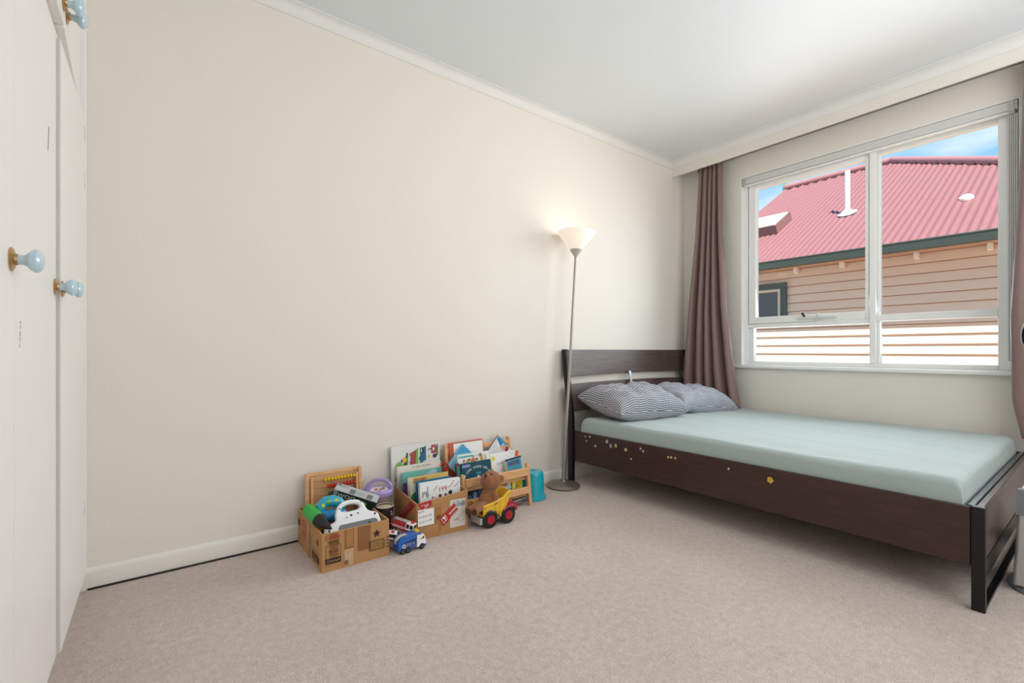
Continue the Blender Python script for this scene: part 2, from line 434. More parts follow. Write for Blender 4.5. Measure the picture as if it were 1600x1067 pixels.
# ------------------------------------------------------------------ built-in wardrobe
t = thing('built_in_wardrobe', 'full-height cream built-in wardrobe with blue porcelain knobs at the left wall', 'wardrobe', (W0, 0, 0))
YW = -2.16
b = MB()
b.box((XL-W0+.002, YW, 0), (-.002, -.001, ZC-.001))
b.box((-.002, YW, .0), (.0, -.001, .06)); b.box((-.002, -.034, .06), (.027, -.001, ZC-.001)); b.box((-.002, YW, 1.796), (.012, -.034, 1.835)); b.box((-.002, YW, 2.53), (.012, -.034, ZC-.001))
b.build('carcass', DOORP, t, bevel=.0015)
DY = [(-.036, -.622), (-.630, -1.105), (-1.1065, -1.62), (-1.6215, -2.15)]
def knob(door, y, z, face):
    Mx = Matrix.Translation((face, y, z)) @ Matrix.Rotation(R(90), 4, 'Y')
    MB().lathe([(.0,0),(.0225,0),(.023,.002),(.018,.0045),(.0115,.006),(.0105,.010),(.0,.010)], BRASS, 24, Mx).build('rosette', None, door)
    MB().lathe([(.0,.009),(.0095,.009),(.0095,.017),(.0115,.021),(.0175,.0255),(.0225,.032),(.0228,.037),(.0185,.042),(.010,.0455),(0,.046)], BLUEK, 28, Mx).build('knob', None, door)
SCR = mat('#8a5a48', .8, name='paint_scratch'); SCG = mat('#8f8f88', .8, name='paint_chip')
def door_mark(b, y, z0, z1, face, m, w=.003, n=5):
    for k in range(n):
        z = z0+(z1-z0)*k/n + random.uniform(0, .004); yy = y+random.uniform(-.003, .003)
        b.box((face, yy, z), (face+.0006, yy+w*random.uniform(.5, 1.3), z+(z1-z0)/n*random.uniform(.4, .9)), m)
for i, (y0, y1) in enumerate(DY):
    fx = .027 if i == 0 else .019
    b = MB(); b.box((.001, y1, .075), (fx, y0, 1.792), DOORP)
    if i == 1:
        for k in range(7): b.box((fx, -.741-.0022*k, 1.49-.0095*k), (fx+.0006, -.7365-.0022*k, 1.5-.0095*k), SCR)
        door_mark(b, -1.06, .925, .985, fx, SCG)
    if i == 0:
        for z in (.79, 1.52, 1.7, .3): door_mark(b, -.075, z, z+.06, fx, SCG)
    d = b.build('door', None, t, bevel=.0025)
    knob(d, {0: -.598, 1: -.652, 2: -1.133, 3: -1.68}[i], 1.095, fx)
    b = MB(); uy0, uy1 = (y0, -.602) if i == 0 else (-.610, y1) if i == 1 else (y0, y1); fa = .011 if i == 0 else .034
    b.hexa([(.003,uy1,1.837),(.034,uy1,1.837),(fa,uy0,1.837),(.003,uy0,1.837),(.003,uy1,2.528),(.034,uy1,2.528),(fa,uy0,2.528),(.003,uy0,2.528)], DOORP); u = b.build('upper_door', None, t, bevel=.003)
    knob(u, {0: -.574, 1: -.64, 2: -1.14, 3: -1.68}[i], 1.888, .0335)
b = MB(); b.box((.0, -.629, .08), (.004, -.623, 1.79)); b.box((.004, -.6232, .076), (.0266, -.6222, 1.791)); b.build('gap_shade_strip', GAP, t)  # grey strips paint the shade on the far door's edge and gap

# ------------------------------------------------------------------ floor lamp
t = thing('floor_lamp', 'grey metal uplighter floor lamp with glowing white glass cone shade beside the bed', 'lamp', (-1.655, -.14, 0))
ln = Vector((.118, 0, 1.57))
MB().lathe([(0,.001),(.108,.001),(.112,.006),(.112,.014),(.10,.024),(.06,.034),(.022,.038),(.018,.05),(0,.05)], mat('#8f867d', .35, metal=.6), 36).build('base', None, t)
b = MB(); b.cone((0,0,.045), ln*.5, .0125, .0105, n=14); b.cone(ln*.49, ln, .0095, .0085, n=14); b.build('pole', STEEL, t)
Ms = Matrix.Translation(ln) @ Matrix.Rotation(R(3), 4, 'Y')
MB().lathe([(0,-.005),(.010,-.005),(.012,.0),(.043,.045),(.040,.045),(.008,.002),(0,.002)], mat('#bdb7ae', .5, metal=.1), 32, Ms).build('shade_holder', None, t)
def shade_mat():
    m = mat('#fbf0e2', .5, name='opal_glass', emit=1.15).copy(); return m
SHD = mat('#fdeee0', .45, name='opal_glass', emit=.33, var=.02)
MB().lathe([(.041,.045),(.128,.158),(.130,.168),(.126,.170),(.123,.160),(.039,.0455)], SHD, 40, Ms, closed=True).build('lamp_shade', None, t)
MB().ball((ln.x+.004, 0, ln.z+.085), (.02,.02,.026), mat('#fff1da', .3, emit=2, name='bulb_glow')).build('bulb', None, t)
li = bpy.data.lights.new('lamp_bulb_light', 'POINT'); li.energy = .5; li.color = (1, .76, .52); li.shadow_soft_size = .06
lo = bpy.data.objects.new('lamp_bulb_light', li); col.objects.link(lo); lo.location = (-1.532, -.145, 1.725)

# ------------------------------------------------------------------ curtains
def curtain(label, zt, zb, edge, n, amp, x_of, ph, name='curtain', seedk=0, group=None):
    rnd = random.Random(seedk)
    phs = [rnd.uniform(-.5, .5) for _ in range(40)]
    def fn(s, tt):
        z = zt+(zb-zt)*tt
        y0, y1 = edge(tt)
        A = amp(tt)
        w = n*s + .12*math.sin(3*s*math.pi+2*tt)
        i = int(w) % 40
        x = x_of(tt) + A*math.sin(2*math.pi*w+ph+.4*math.sin(2.3*tt+s*4)) + .25*A*math.sin(4*math.pi*w+1.3+tt*2)
        y = y0+(y1-y0)*(s + .18/n*math.sin(2*math.pi*w+ph+1.6))
        return (x, y, z)
    o = MB().grid(fn, n*22, 46).build('curtain', CURT, smooth=80)
    sm = o.modifiers.new('thickness', 'SOLIDIFY'); sm.thickness = .002
    return o
def lerp_list(L):
    def f(t):
        for (t0, a), (t1, c) in zip(L, L[1:]):
            if t <= t1:
                k = (t-t0)/(t1-t0); k = k*k*(3-2*k) if False else k
                return tuple(p+(q-p)*k for p, q in zip(a, c))
        return L[-1][1]
    return f
eL = lerp_list([(0, (-.205,-.405)), (.3, (-.175,-.418)), (.6, (-.115,-.455)), (.85, (-.07,-.515)), (1, (-.06,-.565))])
t = thing('curtain', 'mauve brown gathered curtain hanging left of the window, behind the pillows', 'curtain', (-.1, -.3, 2.49))
o = curtain('', 2.497, .458, eL, 5, lambda q: .022+.022*q, lambda q: -.098-.032*q, .6, seedk=3)
o.name = 'drape'; o.parent = t; o.matrix_parent_inverse = Matrix.Translation((.1, .3, -2.49))
for k in range(5):
    y = .09-.045*k
    b = MB(); b.box((-.002, y, -.03), (.004, y+.012, .012)); b.build('heading_hook', mat('#5b4644', .5), t)
eR = lerp_list([(0, (-2.118,-2.42)), (.35, (-2.103,-2.45)), (.68, (-2.078,-2.50)), (.9, (-2.086,-2.5)), (1, (-2.12,-2.48))])
t = thing('curtain', 'mauve brown curtain hanging right of the window at the photo edge', 'curtain', (-.1, -2.25, 2.49))
o = curtain('', 2.46, .445, eR, 4, lambda q: .02+.012*q, lambda q: -.098-.02*q, 2.4, seedk=5)
o.name = 'drape'; o.parent = t; o.matrix_parent_inverse = Matrix.Translation((.1, 2.25, -2.49))
for k in range(5):
    y = .13-.06*k
    b = MB(); b.box((-.002, y, -.03), (.004, y+.012, .008)); b.build('heading_hook', mat('#5b4644', .5), t)
t = thing('curtain_track', 'grey metal double curtain track fixed high behind the pelmet board', 'track', (-.06, -1.3, 2.51))
for dx in (-.045, .0):
    b = MB(); b.box((dx-.008, -1.18, -.006), (dx+.008, 1.02, .012)); b.box((dx-.004, -1.18, -.011), (dx+.004, 1.02, -.006)); b.build('rail', mat('#9c9a96', .4, metal=.5), t)
for y in (-1.1, 0, .9):
    b = MB(); b.box((-.05, y, .012), (.06, y+.02, .018)); b.build('bracket', mat('#8e8c89', .4, metal=.5), t)

# ------------------------------------------------------------------ bed
BX0, BX1 = -1.535, -.05
t = thing('bed_frame', 'dark brown double bed frame with black metal legs and stickers on the side rail', 'bed', (-.79, -1.1, 0))
ox, oy = .79, 1.1
def bp_(x, y, z): return (x+ox, y+oy, z)
# headboard: leaning boards, slightly curved
def hb(z0, z1, name, arch0=0, arch1=0):
    def yz(z): return -.092 + (z-.45)/(.92-.45)*.062
    b = MB()
    nu = 16
    rows = []
    x0, x1 = BX0+.012, BX1-.012
    vs = []
    for i in range(nu+1):
        s = i/nu; x = x0+(x1-x0)*s; e = 4*s*(1-s)
        za = z0+arch0*e; zb = z1+arch1*e; bow = .02*e
        for (z, dy) in ((za, 0), (zb, 0), (zb, .018), (za, .018)):
            vs.append(bp_(x, min(-.004-.018, yz(z)+bow)+dy, z))
    f = []
    for i in range(nu):
        for k in range(4): f.append((i*4+k, i*4+(k+1) % 4, (i+1)*4+(k+1) % 4, (i+1)*4+k))
    f += [(0,1,2,3), tuple(nu*4+k for k in (3,2,1,0))]
    b.add(vs, f)
    o = b.build(name, DWOODX, t, bevel=.002); recalc(o); return o
hb(.735, .925, 'headboard_panel', .010, 0)
hb(.49, .680, 'headboard_panel', .0, .009)
def bar(b, pts, w, d):   # flat bar swept in the y-z plane, width w in x
    n = len(pts); vs = []
    for i, (x, y, z) in enumerate(pts):
        for dx, dy in ((-w/2,-d/2),(w/2,-d/2),(w/2,d/2),(-w/2,d/2)): vs.append(bp_(x+dx, y+dy, z))
    f = [(i*4+k, i*4+(k+1) % 4, (i+1)*4+(k+1) % 4, (i+1)*4+k) for i in range(n-1) for k in range(4)] + [(3,2,1,0), tuple((n-1)*4+k for k in range(4))]
    b.add(vs, f)
for x in (BX0-.004, BX1+.002):
    b = MB(); bar(b, [(x,-.10,0),(x,-.10,.36),(x,-.098,.46),(x,-.085,.56),(x,-.058,.72),(x,-.036,.928)], .028, .042); b.build('headboard_post', BLACKM, t, bevel=.003)
b = MB(); bar(b, [(-.845,-.098,.47),(-.845,-.082,.57),(-.845,-.05,.76)], .028, .012); b.build('centre_bracket', mat('#9a9da3', .25, metal=.9), t, bevel=.002)
rail = None
for x in (BX0, BX1-.018):
    b = MB(); b.box(bp_(x, -2.10, .155), bp_(x+.018, -.12, .362)); o = b.build('side_rail', DWOOD, t, bevel=.002)
    if rail is None: rail = o
b = MB(); b.box(bp_(BX0+.03, -2.128, .165), bp_(BX1-.03, -2.108, .36)); b.build('footboard', DWOODX, t, bevel=.002)
b = MB()
b.box(bp_(BX0+.02, -2.106, .352), bp_(BX1-.02, -2.09, .366)); b.build('foot_rail_cap', mat('#5c6266', .3, metal=.6), t)
for x in (BX0-.006, BX1-.022):
    b = MB(); b.box(bp_(x, -2.138, .0), bp_(x+.03, -2.102, .368)); b.build('leg', BLACKM, t, bevel=.002)
b = MB(); b.box(bp_(BX0+.024, -2.136, .0), bp_(BX1-.022, -2.116, .012)); b.box(bp_(BX0+.024, -2.13, .1), bp_(BX1-.022, -2.118, .165)); b.build('foot_crossbar', BLACKM, t)
b = MB(); b.box(bp_(-.82, -2.09, .17), bp_(-.78, -.12, .215)); b.build('centre_beam', BLACKM, t)
for k in range(13):
    y = -.2-.152*k
    b = MB(); b.box(bp_(BX0+.02, y-.034, .216), bp_(BX1-.02, y+.034, .228)); b.build('bed_slat', mat('#2a2422', .7), t)
# stickers on the side rail
cols = ['#e9ded2','#e6dcd4','#dcd6cc','#d9c3ae','#c9cfd6','#8fb1c9','#e0c44e','#b9c99a','#e8d9d2','#e2b9a4','#e0d4cc','#e6cf9a','#e6c58a','#e0b070','#d8cfc6','#d6b24a']
SP = [(-.23,.338,.006),(-.27,.344,.007),(-.24,.311,.006),(-.32,.289,.010),(-.42,.334,.012),(-.45,.309,.013),(-.49,.320,.012),(-.57,.307,.012),(-.61,.258,.006),(-.68,.332,.008),(-.70,.320,.007),(-.87,.316,.007),(-.89,.319,.008),(-.915,.319,.008),(-1.22,.321,.007),(-1.42,.308,.016)]
for k, ((y, z, r), c) in enumerate(zip(SP, cols)):
    F = Matrix.Translation(bp_(BX0-.0004, y, z)) @ Matrix(((0,0,-1,0),(-1,0,0,0),(0,1,0,0),(0,0,0,1)))
    b = MB(); a = Art(b, F)
    n = random.choice((5, 6, 8)); a.poly([(r*random.uniform(.7,1.05)*math.cos(6.283*i/n), r*random.uniform(.8,1.25)*math.sin(6.283*i/n)) for i in range(n)], C(c))
    if r > .009: a.disc(r*.1, r*.2, r*.45, C(['#6c7f95','#b06a4a','#4c6e8c','#caa23c'][k % 4]))
    o = b.build('sticker', None, rail, smooth=0)

# mattress with fitted sheet
t = thing('mattress', 'double mattress in a pale green fitted sheet on the dark bed frame', 'mattress', (-.79, -1.122, .23))
MX, MY, MZ = (BX1-.02)-(BX0+.022), 1.905, .222
def matt():
    b = MB()
    N1, N2 = 66, 84
    hx, hy = MX/2, MY/2
    def top(u, v):
        x, y = math.sin((u-.5)*math.pi), math.sin((v-.5)*math.pi)
        px, py = x*hx, y*hy
        ex = max(0, abs(x)-.955)/.045; ey = max(0, abs(y)-.965)/.035
        drop = .03*(1-math.sqrt(max(0, 1-min(1, ex)**2)))+.03*(1-math.sqrt(max(0, 1-min(1, ey)**2)))
        wr = .0028*math.sin(9*px+3.1*py+1.2*math.sin(5*py))+.002*math.sin(23*px-7*py+2*math.sin(3*px)) + .0035*math.exp(-((px+.25-.18*py)/.03)**2)*math.exp(-((py+.1)/.3)**2)
        sag = -.012*math.exp(-((px+.0)**2+(py+.1)**2)/.3)
        return (px, py, MZ - min(drop, .05) + wr + sag)
    b.grid(top, N1, N2)
    # sides: bulging
    ring = [(k/N1, 0) for k in range(N1)] + [(1, k/N2) for k in range(N2)] + [(1-k/N1, 1) for k in range(N1)] + [(0, 1-k/N2) for k in range(N2)]
    rows = 8; vs = []; n = len(ring)
    for j in range(rows+1):
        tt = j/rows
        for i, (u, v) in enumerate(ring):
            x, y, z = top(u, v)
            cxx, cyy = (u*2-1), (v*2-1)
            bul = .004*math.sin(math.pi*tt) + .0012*math.sin(.5*i+6*tt)*tt + .003*tt*math.sin(.2*i-4*tt)
            inn = .012*max(0, tt-.75)/.25
            nx = (1 if cxx > .999 else -1 if cxx < -.999 else 0); ny = (1 if cyy > .999 else -1 if cyy < -.999 else 0)
            vs.append((x+nx*(bul-inn), y+ny*(bul-inn), z*(1-tt)+.003*tt))
    f = [(j*n+i, (j+1)*n+i, (j+1)*n+(i+1) % n, j*n+(i+1) % n) for j in range(rows) for i in range(n)]
    f.append(tuple(rows*n+i for i in range(n-1, -1, -1)))
    b.add(vs, f)
    o = b.build('fitted_sheet', SHEET, t, smooth=70)
    import bmesh
    bm = bmesh.new(); bm.from_mesh(o.data); bmesh.ops.remove_doubles(bm, verts=bm.verts, dist=.0005); bmesh.ops.recalc_face_normals(bm, faces=bm.faces); bm.to_mesh(o.data); bm.free()
    o.data.polygons.foreach_set('use_smooth', [True]*len(o.data.polygons)); o.data.set_sharp_from_angle(angle=R(75))
    return o
matt()

# pillows
GING = gingham_mat(.0150, '#20222a', '#e9e9ec', '#8a8d98'); GING2 = gingham_mat(.0140, '#4a4d58', '#e4e6ec', '#9da1ae')
def pillow(label, loc, rot, a, c, h, m, sd):
    rnd = random.Random(sd); p = [rnd.uniform(0, 6) for _ in range(8)]
    t = thing('pillow', label, 'pillow', loc, rot=tuple(R(q) for q in rot), group='gingham pillows on the bed')
    b = MB(); n = 64
    def surf(sgn):
        def fn(u, v):
            x, y = math.sin((u-.5)*math.pi), math.sin((v-.5)*math.pi)
            q = max(0, (1-abs(x)**3))*max(0, (1-abs(y)**3))
            k = q**.38
            z = h*k*(1 + .06*math.sin(4*x+p[0])*math.cos(3*y+p[1]))
            z += .008*q**.5*(math.sin(13*x+4*y+p[2]+2*math.sin(3*y))+.6*math.sin(19*y+5*x+p[3])) + .012*k*math.exp(-((x-.55+.3*y)/.12)**2) - .012*k*math.exp(-((x+.15-.4*y)/.1)**2)
            px = a*x*(1-.10*(1-y*y)*abs(x)**2); py = c*y*(1-.13*(1-x*x)*abs(y)**2)
            return (px, py, (z if sgn > 0 else -z*.72))
        return fn
    for sgn in (1, -1):
        f0 = len(b.f); b.grid(surf(sgn), n, n, m)
        if sgn < 0:
            for k in range(f0, len(b.f)): b.f[k] = tuple(reversed(b.f[k]))
    o = b.build('pillowcase', None, t, smooth=0)
    V = [v.co.copy() for v in o.data.vertices]; w = n+1; UV = [[0, 0] for _ in V]
    for half in (0, 1):
        o0 = half*w*w
        for jj in range(w):
            mid = n//2
            for st in (1, -1):
                acc = 0; acc2 = 0
                for k in range(mid, mid+st*(mid+1), st):
                    if k != mid:
                        acc += st*(V[o0+jj*w+k]-V[o0+jj*w+k-st]).length; acc2 += st*(V[o0+k*w+jj]-V[o0+(k-st)*w+jj]).length
                    UV[o0+jj*w+k][0] = acc; UV[o0+k*w+jj][1] = acc2
    uv = o.data.uv_layers.new(name='UVMap')
    for poly in o.data.polygons:
        for li_, vi in zip(poly.loop_indices, poly.vertices): uv.data[li_].uv = UV[vi]
    import bmesh
    bm = bmesh.new(); bm.from_mesh(o.data); bmesh.ops.remove_doubles(bm, verts=bm.verts, dist=.0002); bm.to_mesh(o.data); bm.free()
    o.data.polygons.foreach_set('use_smooth', [True]*len(o.data.polygons)); o.data.set_sharp_from_angle(angle=R(110))
    return t
pillow('plump black and white gingham pillow at the near left of the bed head', (-1.165, -.335, .545), (10, 2, -5), .335, .215, .125, GING, 2)
pillow('flatter grey gingham pillow behind, in the corner under the curtain', (-.47, -.345, .525), (9, 5, -10), .30, .215, .115, GING2, 5)

# ------------------------------------------------------------------ heater and fan at the right edge
t = thing('portable_heater', 'silver grey upright portable heater beside the bed foot at right', 'heater', (-1.12, -2.272, 0), 0)
b = MB(); b.hexa([(-.115,-.10,.022),(.115,-.10,.022),(.115,.10,.022),(-.115,.10,.022),(-.09,-.085,.385),(.09,-.085,.385),(.09,.085,.385),(-.09,.085,.385)]); b.build('housing', mat('#bdbcb9', .35, metal=.4), t, bevel=.01, seg=3)
b = MB(); b.hexa([(-.0985,-.092,.29),(-.06,-.092,.29),(-.06,.092,.29),(-.0985,.092,.29),(-.092,-.088,.388),(-.06,-.088,.388),(-.06,.088,.388),(-.092,.088,.388)]); b.build('control_panel', mat('#7f838a', .35, metal=.2), t)
b = MB()
for k in range(9): b.box((-.02+.0, -.098-.004, .08+.022*k), (.06, -.088, .088+.022*k))
b.build('grille', mat('#8c8d8f', .4, metal=.3), t)
b = MB(); b.lathe([(0,0),(.128,0),(.132,.006),(.128,.016),(.10,.024),(0,.024)], None, 32, Matrix.Diagonal((1.12, .95, 1, 1))); b.build('base', mat('#8d8f92', .4), t)
t = thing('pedestal_fan', 'black round fan with pale rim standing in front of the right curtain', 'fan', (-.5, -2.278, 0), 0)
Mf = Matrix.Translation((-.05, 0, .99)) @ Matrix.Rotation(R(-90), 4, 'Y')
b = MB(); b.lathe([(0,.03),(.12,.03),(.138,.015),(.140,0),(.138,-.015),(.12,-.03),(0,-.03)], None, 36, Mf); b.build('fan_head', mat('#17181a', .4), t)
b = MB(); b.lathe([(.139,.02),(.146,.012),(.146,-.012),(.139,-.02)], None, 36, Mf, closed=True); b.build('rim', mat('#b9b4b0', .3, metal=.4), t)
b = MB(); b.cone((0,0,.02), (0,0,.86), .012, .010); b.build('pole', mat('#1b1c1e', .4), t)
b = MB(); b.lathe([(0,0),(.13,0),(.13,.012),(.03,.026),(0,.026)], None, 32); b.build('base', mat('#1b1c1e', .4), t)

# ================================================================== TOYS ALONG THE BACK WALL
FX = lambda x, y, z: Matrix.Translation((x, y, z)) @ Matrix(((1,0,0,0),(0,0,-1,0),(0,1,0,0),(0,0,0,1)))   # art on a face looking to -y
FL = lambda x, y, z: Matrix.Translation((x, y, z)) @ Matrix(((0,0,-1,0),(-1,0,0,0),(0,1,0,0),(0,0,0,1)))  # art on a face looking to -x (u runs to -y)

def carton(label, loc, w, d, hs, artf, artl, rot=0):
    """open-topped carton; hs = heights at front-left, front-right, back-right, back-left"""
    t = thing('cardboard_box', label, 'box', loc, rot)
    b = MB(); T = .004
    x0, x1, y0, y1 = -w/2, w/2, -d/2, d/2
    b.box((x0+T*.5, y0+T*.5, .0005), (x1-T*.5, y1-T*.5, T), CARD)
    cr = [(x0,y0,hs[0]),(x1,y0,hs[1]),(x1,y1,hs[2]),(x0,y1,hs[3])]
    ins = [(x0+T,y0+T),(x1-T,y0+T),(x1-T,y1-T),(x0+T,y1-T)]
    for i in range(4):
        j = (i+1) % 4; A, B = cr[i], cr[j]; a, c = ins[i], ins[j]
        b.add([(A[0],A[1],0),(B[0],B[1],0),B,A,(a[0],a[1],0),(c[0],c[1],0),(c[0],c[1],B[2]),(a[0],a[1],A[2])], [(0,1,2,3),(5,4,7,6)], CARD)
        b.add([A,B,(c[0],c[1],B[2]),(a[0],a[1],A[2])], [(0,1,2,3)], CARDL)
    artf(Art(b, FX(x0, y0, 0)), w, hs)
    artl(Art(b, FL(x0, y1, 0)), d, hs)
    b.build('box_walls', None, t, smooth=0)
    return t

def a1f(a, w, hs):
    h = hs[0]
    a.rect(.03, .055, .068, h-.004, CARDD); a.rect(.088, .085, .126, h-.003, CARD)
    a.rect(.092, .068, .132, h-.003, CARDD); a.rect(.10, .085, .128, h-.003, TAPE)
    a.rect(.092, .005, .13, .075, mat('#c9a883', .15, var=.15, nscale=90))
    for k in range(9):
        x = .095+.003*k; a.line([(x, .02+.005*(k % 3)), (x+random.uniform(-.006, .01), .06-.004*(k % 4))], .0007, mat('#e6d2b4', .2))
    a.rect(.15, .055, .205, h-.004, mat('#8f6238', .4, var=.06))
    a.text('Collins', .042, h-.027, .026, REDI, 0, .9, .25)
    a.text('74592', .046, h-.049, .021, INK, 0, .95)
    a.frame(.016, .052, .075, h-.053, .0016, INK)
    a.text('75', .045, .092, .013, INK); a.text('75x50', .045, .077, .016, INK); a.line([(.03, .069), (.062, .068)], .0015, INK)
    a.rect(.014, .032, .077, .055, mat('#2a211b', .7)); a.text('23cmx4', .0455, .0385, .017, CARD)
    a.star(.232, .112, .019, INK)
    a.frame(.2, .042, .265, .082, .003, INK)
    for k in range(7): a.line([(.205+.0085*k, .047), (.205+.0085*k, .077)], .0016 if k % 2 else .003, mat('#7c5733', .7))
    for k in range(4): a.rect(.275, .062+.014*k-.02, .289, .066+.014*k-.02, INK)
    a.rect(.094, .012, .106, .03, CARDD); a.frame(.096, .013, .105, .028, .0012, INK)
def a1l(a, d, hs):
    h = hs[0]
    a.disc(.11, .09, .045, REDI, .05, 24, 0, 180); a.disc(.11, .09, .036, CARD, .041, 24, 0, 180); a.disc(.11, .09, .028, REDI, .032, 24, 0, 180); a.disc(.11, .09, .02, CARD, .024, 24, 0, 180)
    a.rect(.08, .06, .14, .085, REDI); a.rect(.085, .064, .135, .072, CARD)
    a.rect(.19, 0, .215, h-.01, TAPE); a.disc(.215, .075, .01, mat('#7e756c', .3), .035)
    a.star(.335, .108, .017, INK)
    a.rect(.25, .02, .36, .05, mat('#4b3a2b', .7)); a.squig(.305, .029, .08, .012, CARD, 8)
    a.line([(.25, .06), (.36, .06)], .002, INK); a.rect(.01, .09, .035, .12, INK)
t1 = carton('open brown cardboard carton with black star and numbers, full of toys', (-3.151, -.228, 0), .29, .398, (.161, .161, .163, .163), a1f, a1l)

def a2f(a, w, hs):
    h = hs[0]
    a.rect(.01, .02, .13, .145, mat('#a87644', .4, var=.06)); a.rect(.012, .02, .115, .06, CARD)
    a.line([(0, .150), (w, .172)], .0015, CARDD)
    a.poly([(.004, h-.003), (.075, h+.008), (.08, h-.012), (.04, h-.05)], REDI)
    a.text('FRAGILE', .047, h-.030, .0135, WH, 48); a.squig(.04, h-.016, .035, .007, WH, 5)
    a.rect(.176, .026, .263, .166, mat('#d9d6cf', .3, var=.04)); 
    a.line([(.19,.155),(.222,.158)], .002, C('#8b93a8')); a.line([(.19,.15),(.222,.152)], .002, C('#8b93a8')); a.rect(.2, .13, .222, .146, C('#a9adb9')); a.rect(.222, .125, .226, .157, C('#5d6a9c'))
    a.rect(.228, .122, .26, .157, WH); a.text('68', .244, .130, .028, INK); a.disc(.247, .14, .017, C('#b8bcc6'), .02); a.text('68', .244, .130, .03, INK)
    for k in range(4): a.line([(.19, .1-.011*k), (.25, .108-.011*k)], .0007, C('#a7a5a0'))
    a.text('4006', .213, .06, .016, C('#b3aca6'), 8); a.line([(.225, .052), (.255, .056)], .0015, C('#6b6b6b'))
    a.text('回 收', .13, .09, .02, INK, 4)
    a.rect(.106, .085, .112, .1, INK)
    a.poly([(.118,.082),(.141,.046),(.222,.112),(.199,.149)], REDI)
    a.poly([(.126,.082),(.141,.0575),(.163,.076),(.148,.1005)], WH); a.poly([(.1285,.082),(.1415,.061),(.160,.0765),(.147,.0975)], REDI)
    a.poly([(.133,.083),(.147,.093),(.15,.083),(.141,.079)], WH); a.line([(.146,.082),(.15,.073)], .003, WH); a.line([(.145,.071),(.154,.0755)], .003, WH)
    a.text('FRAGILE', .194, .110, .0145, WH, 39)
    for k in range(5): a.rect(.170+.0075*k, .099+.0062*k, .1745+.0075*k, .1035+.0062*k, WH)
    for k in range(6): a.line([(.180+.006*k, .0845+.005*k), (.183+.006*k, .0875+.005*k)], .003, WH)
    a.rect(.004, .068, .088, .148, WH); a.text('Name', .02, .134, .015, INK, 5); a.text('9-10-2 x 60', .043, .109, .0142, INK, 6); a.text('9-15-3 x 60', .045, .085, .0138, INK, 6)
def a2l(a, d, hs):
    h = hs[0]
    a.poly([(.06, .035), (.10, .02), (.31, h-.012), (.24, h-.008)], REDI)
    a.text('FRAGILE', .185, .10, .04, mat('#d98a86', .6), 40)
t2 = carton('open brown cardboard carton with red fragile tape, full of picture books', (-2.69, -.21, 0), .278, .325, (.178, .203, .208, .19), a2f, a2l, -4)

# ---- things in the first carton
# abacus
t = thing('abacus', 'light wooden abacus with coloured beads leaning at the back wall', 'abacus', (-3.136, -.072, .005), 0, rot=(R(-4), 0, 0))
AB = BEECH
def abx(n, lo, hi, m=AB, bev=.002): b = MB(); b.box(lo, hi); return b.build(n, m, t, bevel=bev)
for x in (-.135, .119): abx('side_post', (x, -.012, 0), (x+.016, .006, .322))
abx('top_rail', (-.135, .0, .306), (.135, .012, .322)); abx('bottom_rail', (-.119, -.01, .0), (.119, .004, .018))
abx('back_board', (-.119, .004, .018), (.119, .009, .308), wood_mat('#c99b6a', '#d8ae80', .55, (2, 12, 30), 'pale_ply'), 0)
for x in (-.114, .102): abx('inner_post', (x, -.02, .01), (x+.012, -.006, .298))
beadc = ['#e8bf1c', '#cf3a2c', '#1f5a3c', '#214e6b', '#7c4a2c']
for r_, (z, n0) in enumerate(((.283, 10), (.25, 9), (.213, 8), (.175, 1), (.137, 0), (.1, 0), (.06, 0))):
    b = MB(); b.cone((-.104, -.013, z), (.104, -.013, z), .0018, n=8); b.build('rod', mat('#b98b5c', .5), t)
    for k in range(n0):
        x = .095-.0155*k if n0 > 1 else -.062
        if r_ == 2 and k > 3: x -= .012
        b = MB(); b.lathe([(0,-.0072),(.004,-.0072),(.0105,-.0025),(.0105,.0025),(.004,.0072),(0,.0072)], C(beadc[r_], .25), 12, Matrix.Translation((x, -.013, z)) @ Matrix.Rotation(R(90), 4, 'Y')); b.build('bead', None, t)
# green pump
p0, p1, p2 = Vector((-3.296, -.215, .205)), Vector((-3.282, -.335, .191)), Vector((-3.252, -.405, .168))
t = thing('hand_air_pump', 'bright green tube with black cone end, lying on the toy carton left rim', 'pump', tuple(p0))
b = MB(); q = p1-p0; b.cone((0,0,0), q, .0285, .0285, n=28); b.build('barrel', mat('#1fae3a', .35, var=.03), t, bevel=.004)
b = MB(); d_ = (p2-p1); b.tube([q*.96, q+d_*.08, q+d_*.45, q+d_*.75, q+d_*1.0], [.0288, .0292, .0175, .012, .004], n=24); b.build('nozzle', mat('#161617', .4), t)
# inflatable arm band
t = thing('inflatable_armband', 'turquoise and blue inflatable armband with yellow patches among the toys in the carton', 'armband', (-3.197, -.225, .196))
b = MB(); TQ = mat('#27a9c8', .2, coat=.4, var=.12, nscale=25); BL2 = mat('#1884c4', .2, coat=.4, var=.1, nscale=25)
b.tube([(-.058,-.012,-.012),(-.05,-.004,.018),(-.03,.0,.034),(.0,-.002,.034),(.03,-.006,.022),(.055,-.01,.0)], [.017,.024,.026,.027,.025,.016], TQ, 14)
for c_, (x, z, w) in zip(('#e3d83a', '#7cc04a', '#e3d83a'), ((.012, .036, .014), (-.022, .038, .010), (-.046, .026, .008))):
    b.ball((x, -.025, z), (w, .004, .010), C(c_, .3), 12)
b.build('upper_chamber', None, t)
b = MB(); b.tube([(-.06,-.016,-.008),(-.048,-.03,-.018),(-.015,-.036,-.022),(.02,-.034,-.024),(.05,-.026,-.022)], [.014,.026,.029,.028,.018], BL2, 14)
b.ball((-.035, -.052, -.01), (.01,.004,.006), C('#5ec6d8', .3), 10); b.build('lower_chamber', None, t)
